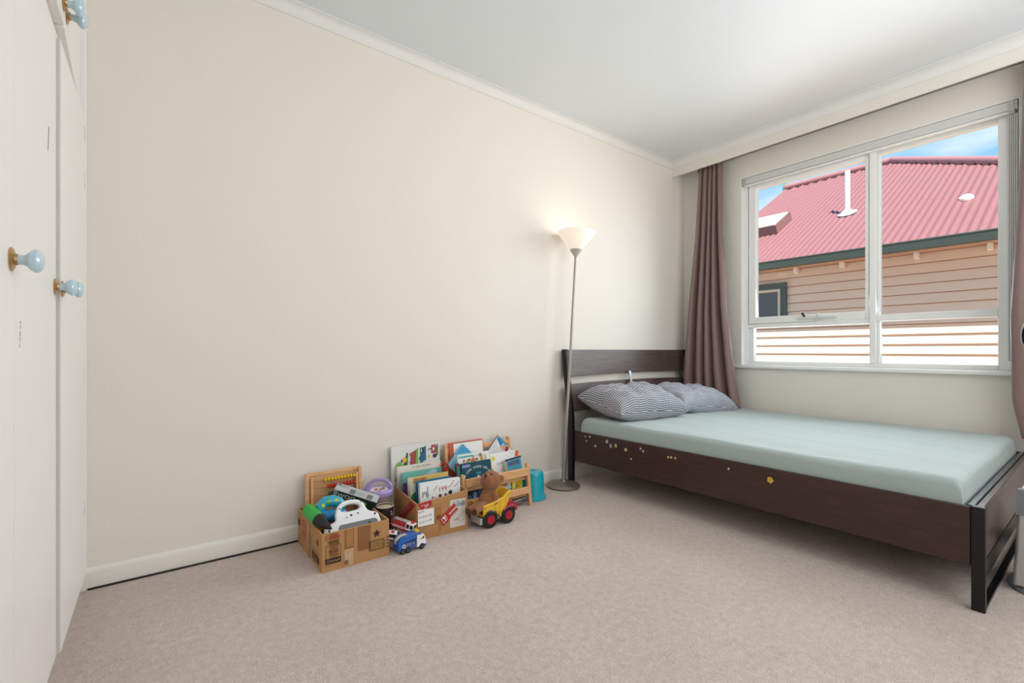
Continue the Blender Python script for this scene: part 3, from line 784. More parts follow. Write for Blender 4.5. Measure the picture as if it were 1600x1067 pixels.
# orange ball
t = thing('toy_basketball', 'orange toy basketball with black seams half buried in the toy carton', 'ball', (-3.205, -.285, .1))
MB().ball((0,0,0), .055, mat('#c9541c', .6, var=.1, nscale=60), 28).build('ball', None, t)
b = MB()
for e in ((R(90),0,0), (0,R(70),R(30)), (0,R(-60),R(60))):
    from mathutils import Euler
    Mr = Euler(e).to_matrix().to_4x4(); b.tube([Mr @ Vector((.0552*math.cos(6.2832*k/40), .0552*math.sin(6.2832*k/40), 0)) for k in range(40)], .0011, n=6, closed=True)
b.build('seam', INK, t)
# yellow packet
t = thing('yellow_packet', 'small yellow packet with blue emblem in the back of the toy carton', 'packet', (-3.225, -.125, .06), -6)
b = MB(); b.box((-.045,-.006,0),(.045,.006,.135), C('#e6b21c')); a = Art(b, FX(-.045, -.006, 0)); a.rect(.036,.075,.062,.112, C('#2f73b5')); a.text('R', .049, .083, .026, WH); a.rect(.004,.122,.086,.132, C('#f0cf4a')); b.build('packet', None, t, bevel=.001)
# white toy tablet with handle
t = thing('toy_drawing_board', 'white plastic toy board with arched carry handle in front of the toy carton', 'toy', (-3.272, -.402, .077), rot=(R(62), 0, 0))
out = smooth_poly([(0,0),(0,.075),(.012,.098),(.052,.11),(.058,.14),(.075,.173),(.11,.190),(.16,.187),(.19,.17),(.2,.144),(.212,.128),(.245,.115),(.257,.09),(.257,0)], 4)
hole = smooth_poly([(.083,.150),(.098,.165),(.13,.171),(.162,.165),(.172,.151),(.155,.143),(.1,.142)], 4)
v, f = plate(out, (hole,), .026, .008)
b = MB(); b.add([(q[0]*.955, q[1], q[2]) for q in v], f, mat('#eceef0', .28, coat=.3, var=.01)); b.build('body', None, t, smooth=60)
b = MB(); v, f = plate([(.05,.045),(.06,.082),(.068,.09),(.222,.09),(.232,.082),(.235,.045)], (), .004, .001); b.add(v, f, mat('#6f7076', .25), Matrix.Translation((0,0,.012))); b.add([(.17,.05,.0145),(.215,.05,.0145),(.195,.084,.0145)], [(0,1,2)], C('#2d4436')); b.build('screen', None, t)  # dark green triangle is a reflection painted on the screen
for k, (x, y, r_, c_) in enumerate(((.02,.075,.005,'#2a3038'),(.04,.058,.005,'#a02f34'),(.075,.158,.0035,'#39404c'),(.172,.174,.0035,'#39404c'),(.12,.122,.005,'#2a3038'),(.15,.125,.0035,'#2a3038'),(.1,.116,.003,'#39404c'),(.225,.108,.005,'#2a3038'))):
    b = MB(); b.cone((x, y, .012), (x, y, .0142), r_, n=14); b.build('button', C(c_), t)
# film carton (long box)
c0 = Vector((-3.068, -.175, .212))
t = thing('long_carton', 'long grey and green printed carton lying slanted on the toys in the box', 'carton', tuple(c0), rot=(R(18), R(20), R(-31)))
b = MB(); L_, w_, h_ = .105, .028, .024
b.box((-L_, -w_, -h_), (L_, w_, h_), mat('#b9bbbc', .4, var=.03))
a = Art(b, Matrix.Translation((-L_, -w_, h_)))
for x in (.07, .155): a.rect(x, .004, x+.026, .038, C('#6c6e70')); [a.line([(x+.003, .01+.006*k), (x+.023, .01+.006*k)], .0012, C('#9a9c9e')) for k in range(5)]
for k in range(6): a.line([(.02+.007*k, .03), (.02+.007*k, .05)], .0012, C('#77797b')); a.line([(.105+.007*k, .012), (.105+.007*k, .036)], .0014, C('#7d7f81'))
a.disc(.012, .046, .008, C('#77797b'))
a = Art(b, FX(-L_, -w_, -h_)); a.rect(.018, .0, .21, .046, C('#1c3b2f')); a.rect(.0, .0, .018, .048, C('#9ea2a2')); a.text('WOO', .065, .017, .03, WH, 0, 1.1); a.disc(.155, .018, .012, C('#7fae3e'))
b.box((L_, -w_, -h_), (L_+.0008, w_, h_), C('#22262a'))
b.build('carton', None, t, smooth=0, bevel=.0008)
# ---- between the cartons
t = thing('food_container', 'clear jar with lilac lid and arched lilac handle between the two cartons', 'jar', (-2.934, -.125, 0))
PURP = mat('#a996d0', .3, var=.03, coat=.2)
MB().lathe([(.0,.001),(.055,.001),(.06,.008),(.063,.185),(.060,.185),(.057,.01),(0,.006)], plastic_clear('clear_jar', '#b9a79a', .35), 32).build('jar', None, t)
b = MB(); b.lathe([(.0,.186),(.067,.186),(.069,.19),(.069,.206),(.064,.213),(.05,.214),(.048,.209),(0,.209)], PURP, 36); b.build('lid', None, t)
b = MB(); b.lathe([(0,.2095),(.046,.2095),(.046,.2105),(0,.2105)], WH, 30); a = Art(b, Matrix.Translation((0,0,.2105)))
for k in range(9): a.disc(.03*math.cos(k*2.4)*(.4+.07*k), .03*math.sin(k*2.4)*(.4+.07*k), .008, C(['#d99aa6','#c47b88','#8a5a5a'][k % 3]))
b.build('lid_print', None, t)
b = MB(); b.tube([(.062*math.cos(R(a_)), .0, .205+.062*math.sin(R(a_))*.9) for a_ in range(0, 181, 12)], .0085, PURP, 10, M=Matrix.Rotation(R(-22), 4, 'Z'), ry=1.3); b.build('handle', None, t)
t = thing('paper_cup', 'tall black paper cup with cream rim beside the lilac lidded jar', 'cup', (-2.95, -.238, 0))
MB().lathe([(0,.001),(.034,.001),(.0415,.16),(.0395,.16),(.033,.006),(0,.006)], mat('#1b1a1c', .4), 32).build('cup_wall', None, t)
b = MB(); b.tube([(.041*math.cos(6.2832*k/36), .041*math.sin(6.2832*k/36), .161) for k in range(36)], .0022, n=8, closed=True); b.lathe([(.0385,.155),(.0335,.03),(0,.03)], None, 28); b.build('rim', C('#d8c8ae'), t)
b = MB(); 
for k in range(7):
    b.box((.0418-.0022, -.006, .05+.014*k), (.0428-.0016, .004, .058+.014*k), C(['#c98f9a','#a3303c','#d9c6c0'][k % 3]), Matrix.Rotation(R(-62+6*(k % 2)), 4, 'Z'))
b.build('cup_print', None, t)

# ---- toy vehicles
def wheel(parent, x, y, z, r, w, hubm, tm=None, hub=True, hr=.55):
    Mx = Matrix.Translation((x, y, z)) @ Matrix.Rotation(R(90), 4, 'X')
    o = MB().lathe([(r*.3,-w/2),(r*.86,-w/2),(r,-w*.3),(r,w*.3),(r*.86,w/2),(r*.3,w/2)], tm or mat('#17171a', .6), 26, Mx).build('wheel', None, parent)
    if hub:
        MB().lathe([(0,-w*.53),(r*.12,-w*.53),(r*.16,-w*.45),(r*hr*.9,-w*.42),(r*hr,-w*.53),(r*hr,w*.53),(0,w*.53)], hubm, 22, Mx).build('hub', None, o)
    return o
# garbage truck (blue) : x forward, local, width along y
t = thing('toy_garbage_truck', 'blue toy garbage truck with white cab front, between the cartons on the carpet', 'toy truck', (-2.91, -.434, 0), 2)
BLU = mat('#1560b8', .3, coat=.3, var=.05); DBL = mat('#0e3f86', .35)
b = MB()
b.prism([(-.068,.017),(.022,.017),(.022,.078),(-.045,.076),(-.058,.07),(-.068,.055)], -.026, .026, BLU, Matrix(((1,0,0,0),(0,0,-1,0),(0,1,0,0),(0,0,0,1))))
a = Art(b, FX(-.068, -.026, 0)); a.poly([(.018,.024),(.086,.03),(.086,.06),(.018,.052)], DBL); a.line([(.016,.022),(.086,.027)], .0015, C('#c9a4b4')); a.line([(.02,.056),(.086,.066)], .0012, C('#8fb0d8'))
a.disc(.027, .036, .0085, WH); a.disc(.027, .036, .0045, DBL); a.squig(.058, .039, .04, .006, WH, 3); a.line([(.036,.033),(.08,.037)], .0014, WH)
a.rect(.066, .02, .07, .06, DBL)
b.build('hopper_body', None, t, bevel=.002)
b = MB(); b.prism([(-.0685,.062),(-.058,.0715),(-.045,.0775),(-.02,.0785),(-.02,.0795),(-.046,.0785),(-.0595,.072),(-.07,.0625)], -.008, .012, mat('#d9d2c4', .5), Matrix(((1,0,0,0),(0,0,-1,0),(0,1,0,0),(0,0,0,1)))); b.box((-.07,-.004,.045),(-.0675,.012,.062), mat('#d9d2c4', .5)); b.build('tape_strip', None, t)
b = MB(); b.prism([(.024,.014),(.07,.014),(.072,.03),(.068,.05),(.06,.066),(.05,.07),(.024,.07)], -.026, .026, WH, Matrix(((1,0,0,0),(0,0,-1,0),(0,1,0,0),(0,0,0,1))))
b.box((.022,-.0255,.05),(.05,.0255,.0765), BLU); b.box((.04,-.027,.012),(.0735,.027,.022), BLU)
a = Art(b, FX(0, -.026, 0)); a.poly([(.052,.046),(.062,.048),(.059,.06),(.053,.058)], INK); a.disc(.045,.05,.003,INK)
b.build('cab', None, t, bevel=.002)
b = MB(); b.rbox((.026,-.012,.074),(.044,.012,.086), .003, C('#e6b81e')); b.build('beacon', None, t)
for x in (-.046, -.02, .05):
    for y in (-.024, .024): wheel(t, x, y, .0135, .0135, .009, mat('#5b5e63', .35, metal=.5))
# fire truck leaning
t = thing('toy_fire_truck', 'red and white toy fire truck tilted behind the blue toy truck', 'toy truck', (-2.905, -.345, .068), rot=(R(-6), R(14), R(-48))); t.scale = (.82, .85, .85)
RD = mat('#b3202a', .3, coat=.3, var=.05); PX = Matrix(((1,0,0,0),(0,0,-1,0),(0,1,0,0),(0,0,0,1)))
b = MB(); b.prism([(-.06,0),(.02,0),(.02,.04),(-.06,.04)], -.024, .024, RD, PX); a = Art(b, FX(-.06,-.024,0)); a.rect(.0,.012,.078,.016, WH); a.rect(.0,.02,.078,.023, C('#d8c8c8')); b.build('body', None, t, bevel=.002)
b = MB(); b.prism([(.02,.0),(.07,.0),(.072,.02),(.066,.048),(.02,.048)], -.025, .025, WH, PX)
a = Art(b, FX(0,-.025,0)); a.rect(.025,.022,.042,.042, INK); a.poly([(.047,.022),(.068,.022),(.063,.042),(.047,.042)], INK); a.rect(.021,.0,.07,.012, RD)
b.add([(.0715,-.02,.024),(.0715,.02,.024),(.0685,.02,.044),(.0685,-.02,.044)], [(0,1,2,3)], INK); b.build('cab', None, t, bevel=.002)
b = MB(); b.ball((.05,0,.052), (.011,.011,.011), mat('#d0121c', .2), 14); b.build('beacon', None, t)
b = MB()
for y in (-.014, .01): b.box((-.062, y, .046), (.03, y+.004, .052), C('#cfcac6'))
for k in range(7): b.box((-.058+.0135*k, -.012, .047), (-.054+.0135*k, .012, .05), C('#cfcac6'))
b.build('ladder', None, t)
for x in (-.04, .046):
    for y in (-.022, .022): wheel(t, x, y, -.002, .013, .009, mat('#8d8f93', .35, metal=.5))
# police car
t = thing('toy_police_car', 'white toy police car with dark windows behind the blue toy truck', 'toy car', (-2.962, -.372, .04), rot=(0, R(8), R(-30)))
b = MB(); b.prism([(-.05,.0),(.055,.0),(.056,.014),(.03,.02),(.012,.036),(-.03,.036),(-.046,.022),(-.052,.016)], -.023, .023, WH, PX)
a = Art(b, FX(0,-.023,0)); a.poly([(-.036,.019),(.02,.018),(.008,.033),(-.026,.033)], INK); a.rect(-.05,.003,.055,.008, INK)
b.add([(.0305,-.018,.0205),(.0305,.018,.0205),(.0132,.018,.0355),(.0132,-.018,.0355)], [(0,1,2,3)], INK); b.build('body', None, t, bevel=.002)
b = MB(); b.rbox((-.012,-.014,.036),(.0,.0,.043), .002, C('#c02030')); b.rbox((-.012,.0,.036),(.0,.014,.043), .002, C('#c9c9d2')); b.build('light_bar', None, t)
for x in (-.032, .036):
    for y in (-.021, .021): wheel(t, x, y, .0, .012, .008, mat('#9a9c7a', .4))

# ---- books
def book(label, x, y, z, w, h, th, cover, art=None, yaw=0, tilt=-10, roll=0, group=None, name='picture_book', spine=None, pivot='corner'):
    t = thing(name, label, 'book', (x, y, z), group=group)
    t.rotation_mode = 'QUATERNION'
    q = (Matrix.Rotation(R(yaw), 3, 'Z') @ Matrix.Rotation(R(tilt), 3, 'X') @ Matrix.Rotation(R(roll), 3, 'Y')).to_quaternion()
    t.rotation_quaternion = q
    cm = cover if not isinstance(cover, str) else mat(cover, .35, var=.02, nscale=10)
    b = MB(); T = .0016
    b.box((0,0,0),(w,T,h), cm); b.box((0,th-T,0),(w,th,h), cm); b.box((-.0012,0,0),(T*.3,th,h), spine if spine else cm)
    if art:
        a = Art(b, FX(0,0,0)); art(a, w, h)
    b.build('cover', None, t, smooth=0)
    MB().box((.001, T, .002), (w-.003, th-T, h-.002), PAGE).build('page_block', None, t)
    return t
def a_board(a, w, h):
    G1, G2, RR, TL, YE, OR, NV, BR = C('#3c8a4a'), C('#7db544'), C('#b24a52'), C('#23697e'), C('#ecb93a'), C('#d9583a'), C('#27304f'), C('#9a4f34')
    def P(u, v): return (u/100*w, v/100*h)
    U = w/100
    for i in range(7):
        an = R(20+i*28); x, y = 15, 72
        a.line([P(x, y), (x*U+9*U*math.cos(an), y/100*h+9*U*math.sin(an))], 2.2*U, G2)
    a.line([P(15,72), P(13,55)], 2*U, G2)
    a.poly([P(30,62), P(33,88), P(30,90), P(22,70)], C('#1f6a3a')); a.disc(25*U, .8*h, 5*U, YE); a.disc(20*U, .79*h, 2*U, NV)
    a.poly([P(19,62), P(30,52), P(30,70), P(24,66)], NV); a.disc(24*U, .56*h, 4.5*U, C('#b9b2d6'))
    a.poly([P(37,70), P(48,71), P(50,92), P(38,88)], BR); a.disc(40*U, .86*h, 4*U, RR); a.disc(41*U, .75*h, 5*U, RR); a.poly([P(49,70),P(53,70),P(54,94),P(51,94)], G2)
    a.poly([P(58,72), P(70,76), P(70,96), P(58,92)], TL); a.rect(.58*w, .86*h, .65*w, .94*h, NV); a.rect(.595*w,.875*h,.615*w,.925*h, WH); a.disc(60*U,.79*h,5*U,TL); a.disc(60*U,.70*h,3.5*U,YE)
    a.rect(.82*w, .84*h, .93*w, .96*h, RR); a.rect(.845*w,.88*h,.88*w,.92*h, WH); a.poly([P(93,80),P(96,80),P(97,98),P(93,92)], G1); a.line([P(74,90),P(82,91)], 1.5*U, NV)
    a.disc(77*U, .8*h, 2.6*U, YE); a.disc(89*U, .8*h, 4*U, C('#4a2630')); a.disc(92*U, .69*h, 4*U, RR); a.star(83*U, .66*h, 4.5*U, OR, .6)
    a.disc(71*U, .64*h, 8*U, C('#8c8c86'), 4*U); a.disc(69*U,.64*h,4*U,C('#d8d6cc'),2*U); a.poly([P(77,64),P(82,69),P(82,60)], C('#8c8c86'))
    a.disc(56*U,.62*h,4.5*U,G1,5*U); a.poly([P(86,59),P(95,66),P(96,64),P(90,58)], G1); a.line([P(38,62),P(46,68)], .8*U, NV); a.line([P(34,55),P(34,66)], .8*U, NV)
    a.disc(12*U,.55*h,6*U,G1,8*U); a.disc(17*U,.58*h,4*U,C('#5e9aa0'),8*U); a.poly([P(24,50),P(30,50),P(28,60)], OR); a.disc(40*U,.52*h,4.5*U,C('#3a2028'),3*U); a.line([P(33,49),P(42,49)],1.2*U,RR)
    for k in range(4): a.disc(10*U, (.1+.1*k)*h, 4*U, (G1, TL, C('#2e6b4e'), TL)[k], 6.5*U)
    for k in range(4): a.line([P(66+5*k,52+k),P(68+5*k,52+k)],1.5*U,RR if k % 2 else NV)
bx = 'books standing in the cardboard carton'
book('white illustrated board book, tallest in the carton, against the wall', -2.829, -.052, .006, .288, .392, .012, '#e6e6e4', a_board, -1, -3, 0, bx)
def a_isl(a, w, h):
    a.text('A TALL ISLAND', w*.55, h*.945, .0125, INK, 1.5, 1.25); a.rect(.02, .02, w-.02, h*.88, C('#9cc7c4'))
book('cream book with small black capitals behind the teal book in the carton', -2.816, -.105, .006, .255, .292, .014, '#eae0d3', a_isl, -2, -5, 0, bx)
def a_teal(a, w, h):
    a.poly([(.0,h*.3),(w,h*.3),(w,h*.97),(w*.75,h*.98),(w*.2,h*.75)], C('#a9c4dc')); a.poly([(w*.9,h*.7),(w,h*.6),(w,h),(w*.86,h)], C('#4a9c98')); a.line([(.05,h*.8),(.08,h*.86),(.085,h*.92)], .0025, C('#2e6e74')); a.poly([(.02,h*.8),(.05,h*.72),(.1,h*.73),(.04,h*.68)], C('#d3e4ea'))
book('teal picture book with pale blue wedge standing in the carton', -2.808, -.148, .006, .232, .266, .012, '#6db5ae', a_teal, -2, -6, 0, bx)
def a_tan(a, w, h):
    a.rect(.03, h*.86, w*.45, h*.97, C('#c08a54')); a.line([(w*.3,h*.8),(w*.35,h*.95),(w*.42,h*.85)], .004, C('#a8442e')); a.rect(0, h*.70, w, h*.80, C('#5a9a94')); a.rect(0,0,.028,h, C('#d8d4c6'))
book('yellow tan picture book with reddish drawing in the middle of the carton', -2.805, -.212, .006, .232, .254, .011, '#dfc06e', a_tan, -2, -6, 0, bx)
def a_grn(a, w, h):
    a.disc(.03, h*.7, .03, C('#3a7d52')); a.disc(.06, h*.66, .025, C('#2f6a46')); a.disc(.09, h*.68, .02, C('#6fa864'))
book('pale green book with leaf drawing at the left front of the carton', -2.818, -.262, .006, .2, .236, .008, '#cfdbc8', a_grn, -3, -4, 0, bx)
for k, (c_, n_, yy, xx) in enumerate((('#2f6f96','slim blue book, rear one of two just behind the white front book',-.283,-2.795), ('#9fc0d2','slim light blue book directly behind the white front book',-.297,-2.79))):
    book(n_, xx, yy, .006, .19, .252-.006*k, .008, c_, None, -3, -4, 0, bx)
def a_199(a, w, h):
    a.text('Ph', w*.13, h*.72, .04, C('#39424a')); a.rect(w*.16, h*.7, w*.2, h*.92, C('#b7bbb6'))
    a.text('199', w*.55, h*.78, .034, C('#c23a34'), 2)
    for (x, y) in ((.36,.84),(.75,.86),(.9,.86)): a.line([(w*x-.012, h*y-.006), (w*x, h*y), (w*x+.014, h*y+.016)], .0025, C('#3f5a50'))
    a.disc(w*.83, h*.95, .003, C('#c23a34')); a.disc(w*.48,h*.7,.008,C('#5b3a2c')); a.disc(w*.62,h*.7,.007,C('#8a4a3a')); a.disc(w*.74,h*.73,.011,C('#3a2a24')); a.disc(w*.3,h*.69,.005,C('#c23a34'))
book('white book with red number 199 at the front of the carton', -2.797, -.325, .006, .222, .251, .018, '#eef1f1', a_199, -4, -4, 0, bx, spine=C('#d7dde0'))
book('yellow book edge at the right front of the carton beside the white book', -2.628, -.278, .006, .068, .216, .012, '#e8cf62', None, -4, -4, 0, bx)
book('purple book edge low at the left inside the carton', -2.822, -.185, .006, .05, .225, .01, '#5a2b78', None, -4, -4, 0, bx)
t = thing('red_toy_ring', 'small red plastic toy ring behind the books at the carton right back', 'toy', (-2.548, -.115, .006))
b = MB(); b.cone((0,0,0),(0,0,.255), .006, n=10); b.tube([(.0, .0+.018*math.cos(6.2832*k/20), .262+.018*math.sin(6.2832*k/20)) for k in range(20)], .006, n=8, closed=True, M=Matrix.Rotation(R(60),4,'Z')); b.ball((0,0,.24),.011); b.build('ring_toy', C('#b52a30', .3), t)

# ---- wooden book rack
t = thing('book_rack', 'low beech wood children book rack with two front rails holding books', 'book rack', (-2.29, -.16, 0), 0)
def rk(n, lo, hi, bev=.003, rot=None): b = MB(); b.box(lo, hi); return b.build(n, BEECH, t, bevel=bev)
def leg(x, y0, y1, z1, w=.02, d=.022):
    b = MB(); b.hexa([(x-w/2,y0-d/2,0),(x+w/2,y0-d/2,0),(x+w/2,y0+d/2,0),(x-w/2,y0+d/2,0),(x-w/2,y1-d/2,z1),(x+w/2,y1-d/2,z1),(x+w/2,y1+d/2,z1),(x-w/2,y1+d/2,z1)])
    b.build('leg', BEECH, t, bevel=.004)
XA, XB = -.228, .222
for x in (XA, XB):
    leg(x, -.128, -.098, .245); leg(x+(.015 if x < 0 else .02), .07, .12, .372)
    b = MB()
    for z, ya in ((.155, -.11), (.05, -.122)): b.hexa([(x-.007,ya,z),(x+.007,ya,z),(x+.007,.09,z),(x-.007,.09,z),(x-.007,ya,z+.03),(x+.007,ya,z+.03),(x+.007,.095,z+.03),(x-.007,.095,z+.03)])
    b.build('side_rail', BEECH, t, bevel=.002)
rk('front_rail', (XA+.008, -.124, .175), (XB-.008, -.108, .222)); rk('front_rail', (XA+.008, -.134, .072), (XB-.008, -.118, .112))
rk('back_rail', (XA+.02, .104, .325), (XB+.01, .116, .35)); rk('back_rail', (XA+.02, .085, .12), (XB+.01, .097, .15))
rk('shelf_board', (XA+.008, -.098, .148), (XB-.008, .085, .154), .001); rk('shelf_board', (XA+.008, -.108, .052), (XB-.008, .08, .058), .001)
# books, upper tier (all stand on the upper shelf board, z .155)
gx = 'books in the beech rack'
SZ = .1555
def a_or(a, w, h):
    a.rect(.028, 0, w-.003, h-.008, WH)
    for k in range(9): a.rect(.008, .04+.02*k, .02, .05+.02*k, C(['#5f7f5a','#c9532c','#3d8a8a'][k % 3]))
    for k in range(8): a.rect(.03+.024*k, h-.006, .042+.024*k, h-.002, C('#8a8f7a'))
book('large orange edged white book at the back left of the rack', -2.487, -.088, SZ, .232, .228, .01, '#d95b30', a_or, 0, -8, 0, gx)
def a_tri(a, w, h): a.poly([(w-.002,h-.002),(w-.002,h*.5),(w*.5,h-.002)], C('#3f9fd0')); a.disc(w*.72,h*.42,.012,C('#c98a3c')); a.disc(w*.86,h*.5,.011,C('#c98a3c')); a.disc(w*.5,h*.66,.012,C('#d8a24c'))
book('blue picture book standing on its corner, tip up, left half of the rack', -2.408, -.108, SZ+.0, .155, .155, .007, '#9dd2e8', a_tri, 0, -8, -45, gx)
def a_cow(a, w, h):
    a.rect(.004, h-.018, w*.5, h-.008, C('#4fb3ac')); BR = C('#c9783c')
    for k in range(26): a.disc(w*(.15+.45*random.random()), h*(.68+.14*random.random()), .004+.004*random.random(), C(['#c9783c','#a85a2c','#e0b088'][k % 3]))
    a.line([(w*.44,h*.7),(w*.46,h*.93)], .004, BR); a.line([(w*.52,h*.72),(w*.5,h*.9)], .004, BR); a.rect(w*.72, h*.66, w*.78, h*.9, C('#d99a3c')); a.disc(w*.71,h*.92,.008,C('#7a3a34'))
    a.squig(w*.66, h-.018, .06, .008, C('#a8c4c0'), 2)
book('white picture book with orange animal drawing behind the dark teal book', -2.487, -.178, SZ, .212, .173, .009, '#f0eee8', a_cow, 1, -8, 0, gx)
def a_vn(a, w, h):
    s_ = 'TỚ CŨNG KHÔNG HẲN ĐÂU'
    n = len(s_)
    for i, ch in enumerate(s_):
        if ch == ' ': continue
        an = 162-i*(144/(n-1))
        a.text(ch, w*.52+.088*math.cos(R(an)), .034+.066*math.sin(R(an)), .0165, WH, an-90, 1.0)
    a.rect(.008, h-.023, .05, h-.008, C('#8a93cc')); a.disc(.008, h-.0155, .0075, C('#8a93cc')); a.disc(.05, h-.0155, .0075, C('#8a93cc')); a.squig(.029, h-.018, .034, .006, C('#c6cbee'), 4)
    a.disc(w*.53, .0, .055, C('#2c6c86'), .062, 24, 0, 180); a.rect(w*.46, .066, w*.62, .076, C('#3aa0b8'))
    a.star(w*.53, .05, .011, WH, .45); a.rect(.0, .0, w, .012, C('#0d4a5c'))
book('dark teal book with white curved title at the left front of the rack', -2.492, -.218, SZ, .2, .134, .01, '#12505f', a_vn, 1, -7, 0, gx)
for k, (c_, d_) in enumerate((('#4a9a8a','green'), ('#c23a44','red'), ('#2b5c74','blue grey'))):
    book('thin '+d_+' book edge left of the dark teal book in the rack', -2.512+.002*k, -.208+.013*k, SZ, .028, .122+.004*k, .005, c_, None, 8, -7, 0, gx)
def a_dia(a, w, h): a.rect(.004, .004, w-.003, h-.004, C('#dfe1e1')); a.line([(w*.3,h*.6),(w*.6,h*.9)], .002, C('#b9bcbd')); a.poly([(w*.66,h*.3),(w*.98,h*.3),(w*.98,h*.96),(w*.80,h*.96),(w*.66,h*.72)], C('#e9eceb')); a.poly([(w*.74,h*.62),(w*.98,h*.62),(w*.98,h*.95),(w*.86,h*.95)], C('#1f7fc0')); a.poly([(w*.9,h*.45),(w*.98,h*.45),(w*.98,h*.9),(w*.93,h*.8)], C('#35a9bb')); a.disc(w*.8,h*.5,w*.11,C('#e3a48a')); a.disc(w*.88,h*.36,w*.085,C('#b8322c')); a.disc(w*.78,h*.34,w*.06,C('#7a1f2c')); a.disc(w*.7,h*.62,w*.025,INK)
book('book with blue and red picture standing on its corner, right half of the rack', -2.138, -.088, SZ, .168, .168, .007, '#7a6a3a', a_dia, 0, -8, -45, gx)
def a_my(a, w, h):
    a.disc(.03, h-.03, .013, C('#e8d43a')); a.text('MỲ VẪN CON MẸ TÚ', w*.58, h*.56, .0155, C('#6a6f78'), 5, .85); a.disc(w*.62, .028, .021, C('#5aa0cc'), .024); a.disc(.015, .05, .01, C('#4a86b4'), .014)
    for k in range(3): a.disc(w*(.8+.03*k), h*.9, .002, C('#8a8f98'))
    a.rect(0, 0, .006, h, C('#d8d23a'))
book('white book with yellow dot and grey title at the right front of the rack', -2.272, -.172, SZ, .2, .15, .009, '#f2f2f0', a_my, 1, -8, 0, gx)
book('white page-edged book between the teal book and the white titled book', -2.288, -.182, SZ, .022, .158, .012, '#f4f3ee', None, 5, -7, -4, gx)
book('thin yellow green book edge left of the white titled book', -2.278, -.198, SZ, .014, .118, .004, '#c9c43c', None, 8, -7, -6, gx)
def a_nv(a, w, h):
    a.rect(0, h-.012, w, h, C('#27364a')); a.rect(.006, .0, w-.004, h-.014, C('#4b9fb8')); a.rect(.02, h-.045, w-.02, h-.017, C('#2f7296')); a.squig(w*.5, h-.03, .06, .009, C('#c8473c'), 6); a.squig(w*.5, h-.042, .065, .008, C('#c8473c'), 7); a.rect(0,0,.006,h-.012,C('#d8a83c'))
book('small blue and navy book with red lettering at the rack right end', -2.178, -.208, SZ, .13, .112, .007, '#d9e4e6', a_nv, 4, -7, -4, gx)
t = thing('orange_card', 'orange card edge sticking up at the right end of the rack', 'card', (-2.075, -.155, SZ)); b = MB(); b.hexa([(-.004,-.001,0),(.012,-.001,0),(.012,.001,0),(-.004,.001,0),(.0,-.001,.145),(.022,-.001,.145),(.022,.001,.145),(.0,.001,.145)]); b.build('card', C('#e8702a'), t)
# lower tier
LZ = .0595
def a_l1(a, w, h):
    for k in range(5): a.disc(.03+.035*k, h*(.35+.12*(k % 3)), .014, C(['#5f8fb8','#8fb8d4','#39648c'][k % 3]), .02)
book('navy blue picture book on the lower shelf behind the bear', -2.485, -.235, LZ, .19, .106, .01, '#1d3c5e', a_l1, 0, -6, 0, gx)
def a_l2(a, w, h): a.rect(0,h*.62,w,h,C('#c9ccd0')); a.disc(w*.35,h*.75,.022,C('#c07038'),.014); a.disc(w*.62,h*.75,.016,C('#b8683a'),.012); a.rect(0,0,w,h*.5,C('#3a9fc8')); a.rect(0,h*.45,w,h*.6,C('#bcd9e6'))
book('blue and white picture book on the lower shelf right of the bear', -2.275, -.24, LZ, .108, .1, .008, '#7fc0dc', a_l2, 2, -6, 0, gx)
def a_l3(a, w, h): a.poly([(.002,.002),(.02,.002),(.045,h),(.03,h)], C('#e6e0c8')); a.disc(w*.68,h*.62,.024,C('#d8b818'),.034); a.line([(w*.2,.01),(w*.45,h*.6)], .006, INK); a.disc(w*.45,h*.2,.012,C('#4a8a4a')); a.disc(w*.62,h*.5,.004,INK)
book('yellow and white picture book on the lower shelf right end', -2.165, -.242, LZ, .075, .108, .008, '#e9dc5a', a_l3, 4, -6, 4, gx)
book('teal backed white book at the far right end of the lower shelf', -2.096, -.236, LZ, .022, .108, .01, '#5aa8a4', None, 8, -6, 0, gx)

# ---- teal stool
t = thing('step_stool', 'glossy teal plastic child stool standing behind the rack by the wall', 'stool', (-1.968, -.192, 0))
TEAL = mat('#16aec2', .2, coat=.4, var=.04)
MB().lathe([(.07,.0),(.083,.0),(.086,.005),(.085,.014),(.076,.017),(.074,.024),(.068,.15),(.064,.163),(.056,.169),(.018,.170),(.016,.165),(.054,.163),(.06,.155),(.068,.02)], TEAL, 40, closed=True).build('stool_body', None, t)
MB().lathe([(0,.160),(.017,.160),(.017,.164),(0,.164)], mat('#0a6672', .5), 20).build('hole_shade_disc', None, t)  # darker disc stands in for the shade inside the hand hole
# clear tub under the rack
t = thing('clear_tub', 'small clear plastic food tub on the carpet under the rack', 'tub', (-2.135, -.232, 0), 12)
b = MB(); b.hexa([(-.05,-.035,.002),(.05,-.035,.002),(.05,.035,.002),(-.05,.035,.002),(-.062,-.045,.042),(.062,-.045,.042),(.062,.045,.042),(-.062,.045,.042)]); b.build('tub_wall', plastic_clear('tub_plastic', '#8e857c', .45), t, bevel=.006)
b = MB(); b.tube([(-.064,-.047,.043),(.064,-.047,.043),(.064,.047,.043),(-.064,.047,.043)], .003, n=6, closed=True); b.build('rim', mat('#b9b4ac', .3), t)

# ---- dump truck
t = thing('toy_dump_truck', 'yellow and red toy dump truck with black tyres, carrying the teddy bear', 'toy truck', (-2.41, -.392, 0), 1)
YEL = mat('#ecbe36', .35, coat=.2, var=.03); REDP = mat('#b02338', .3, coat=.3, var=.04)
b = MB()
bw = .05
def bedpt(s, x, z): return (x, s*bw, z)
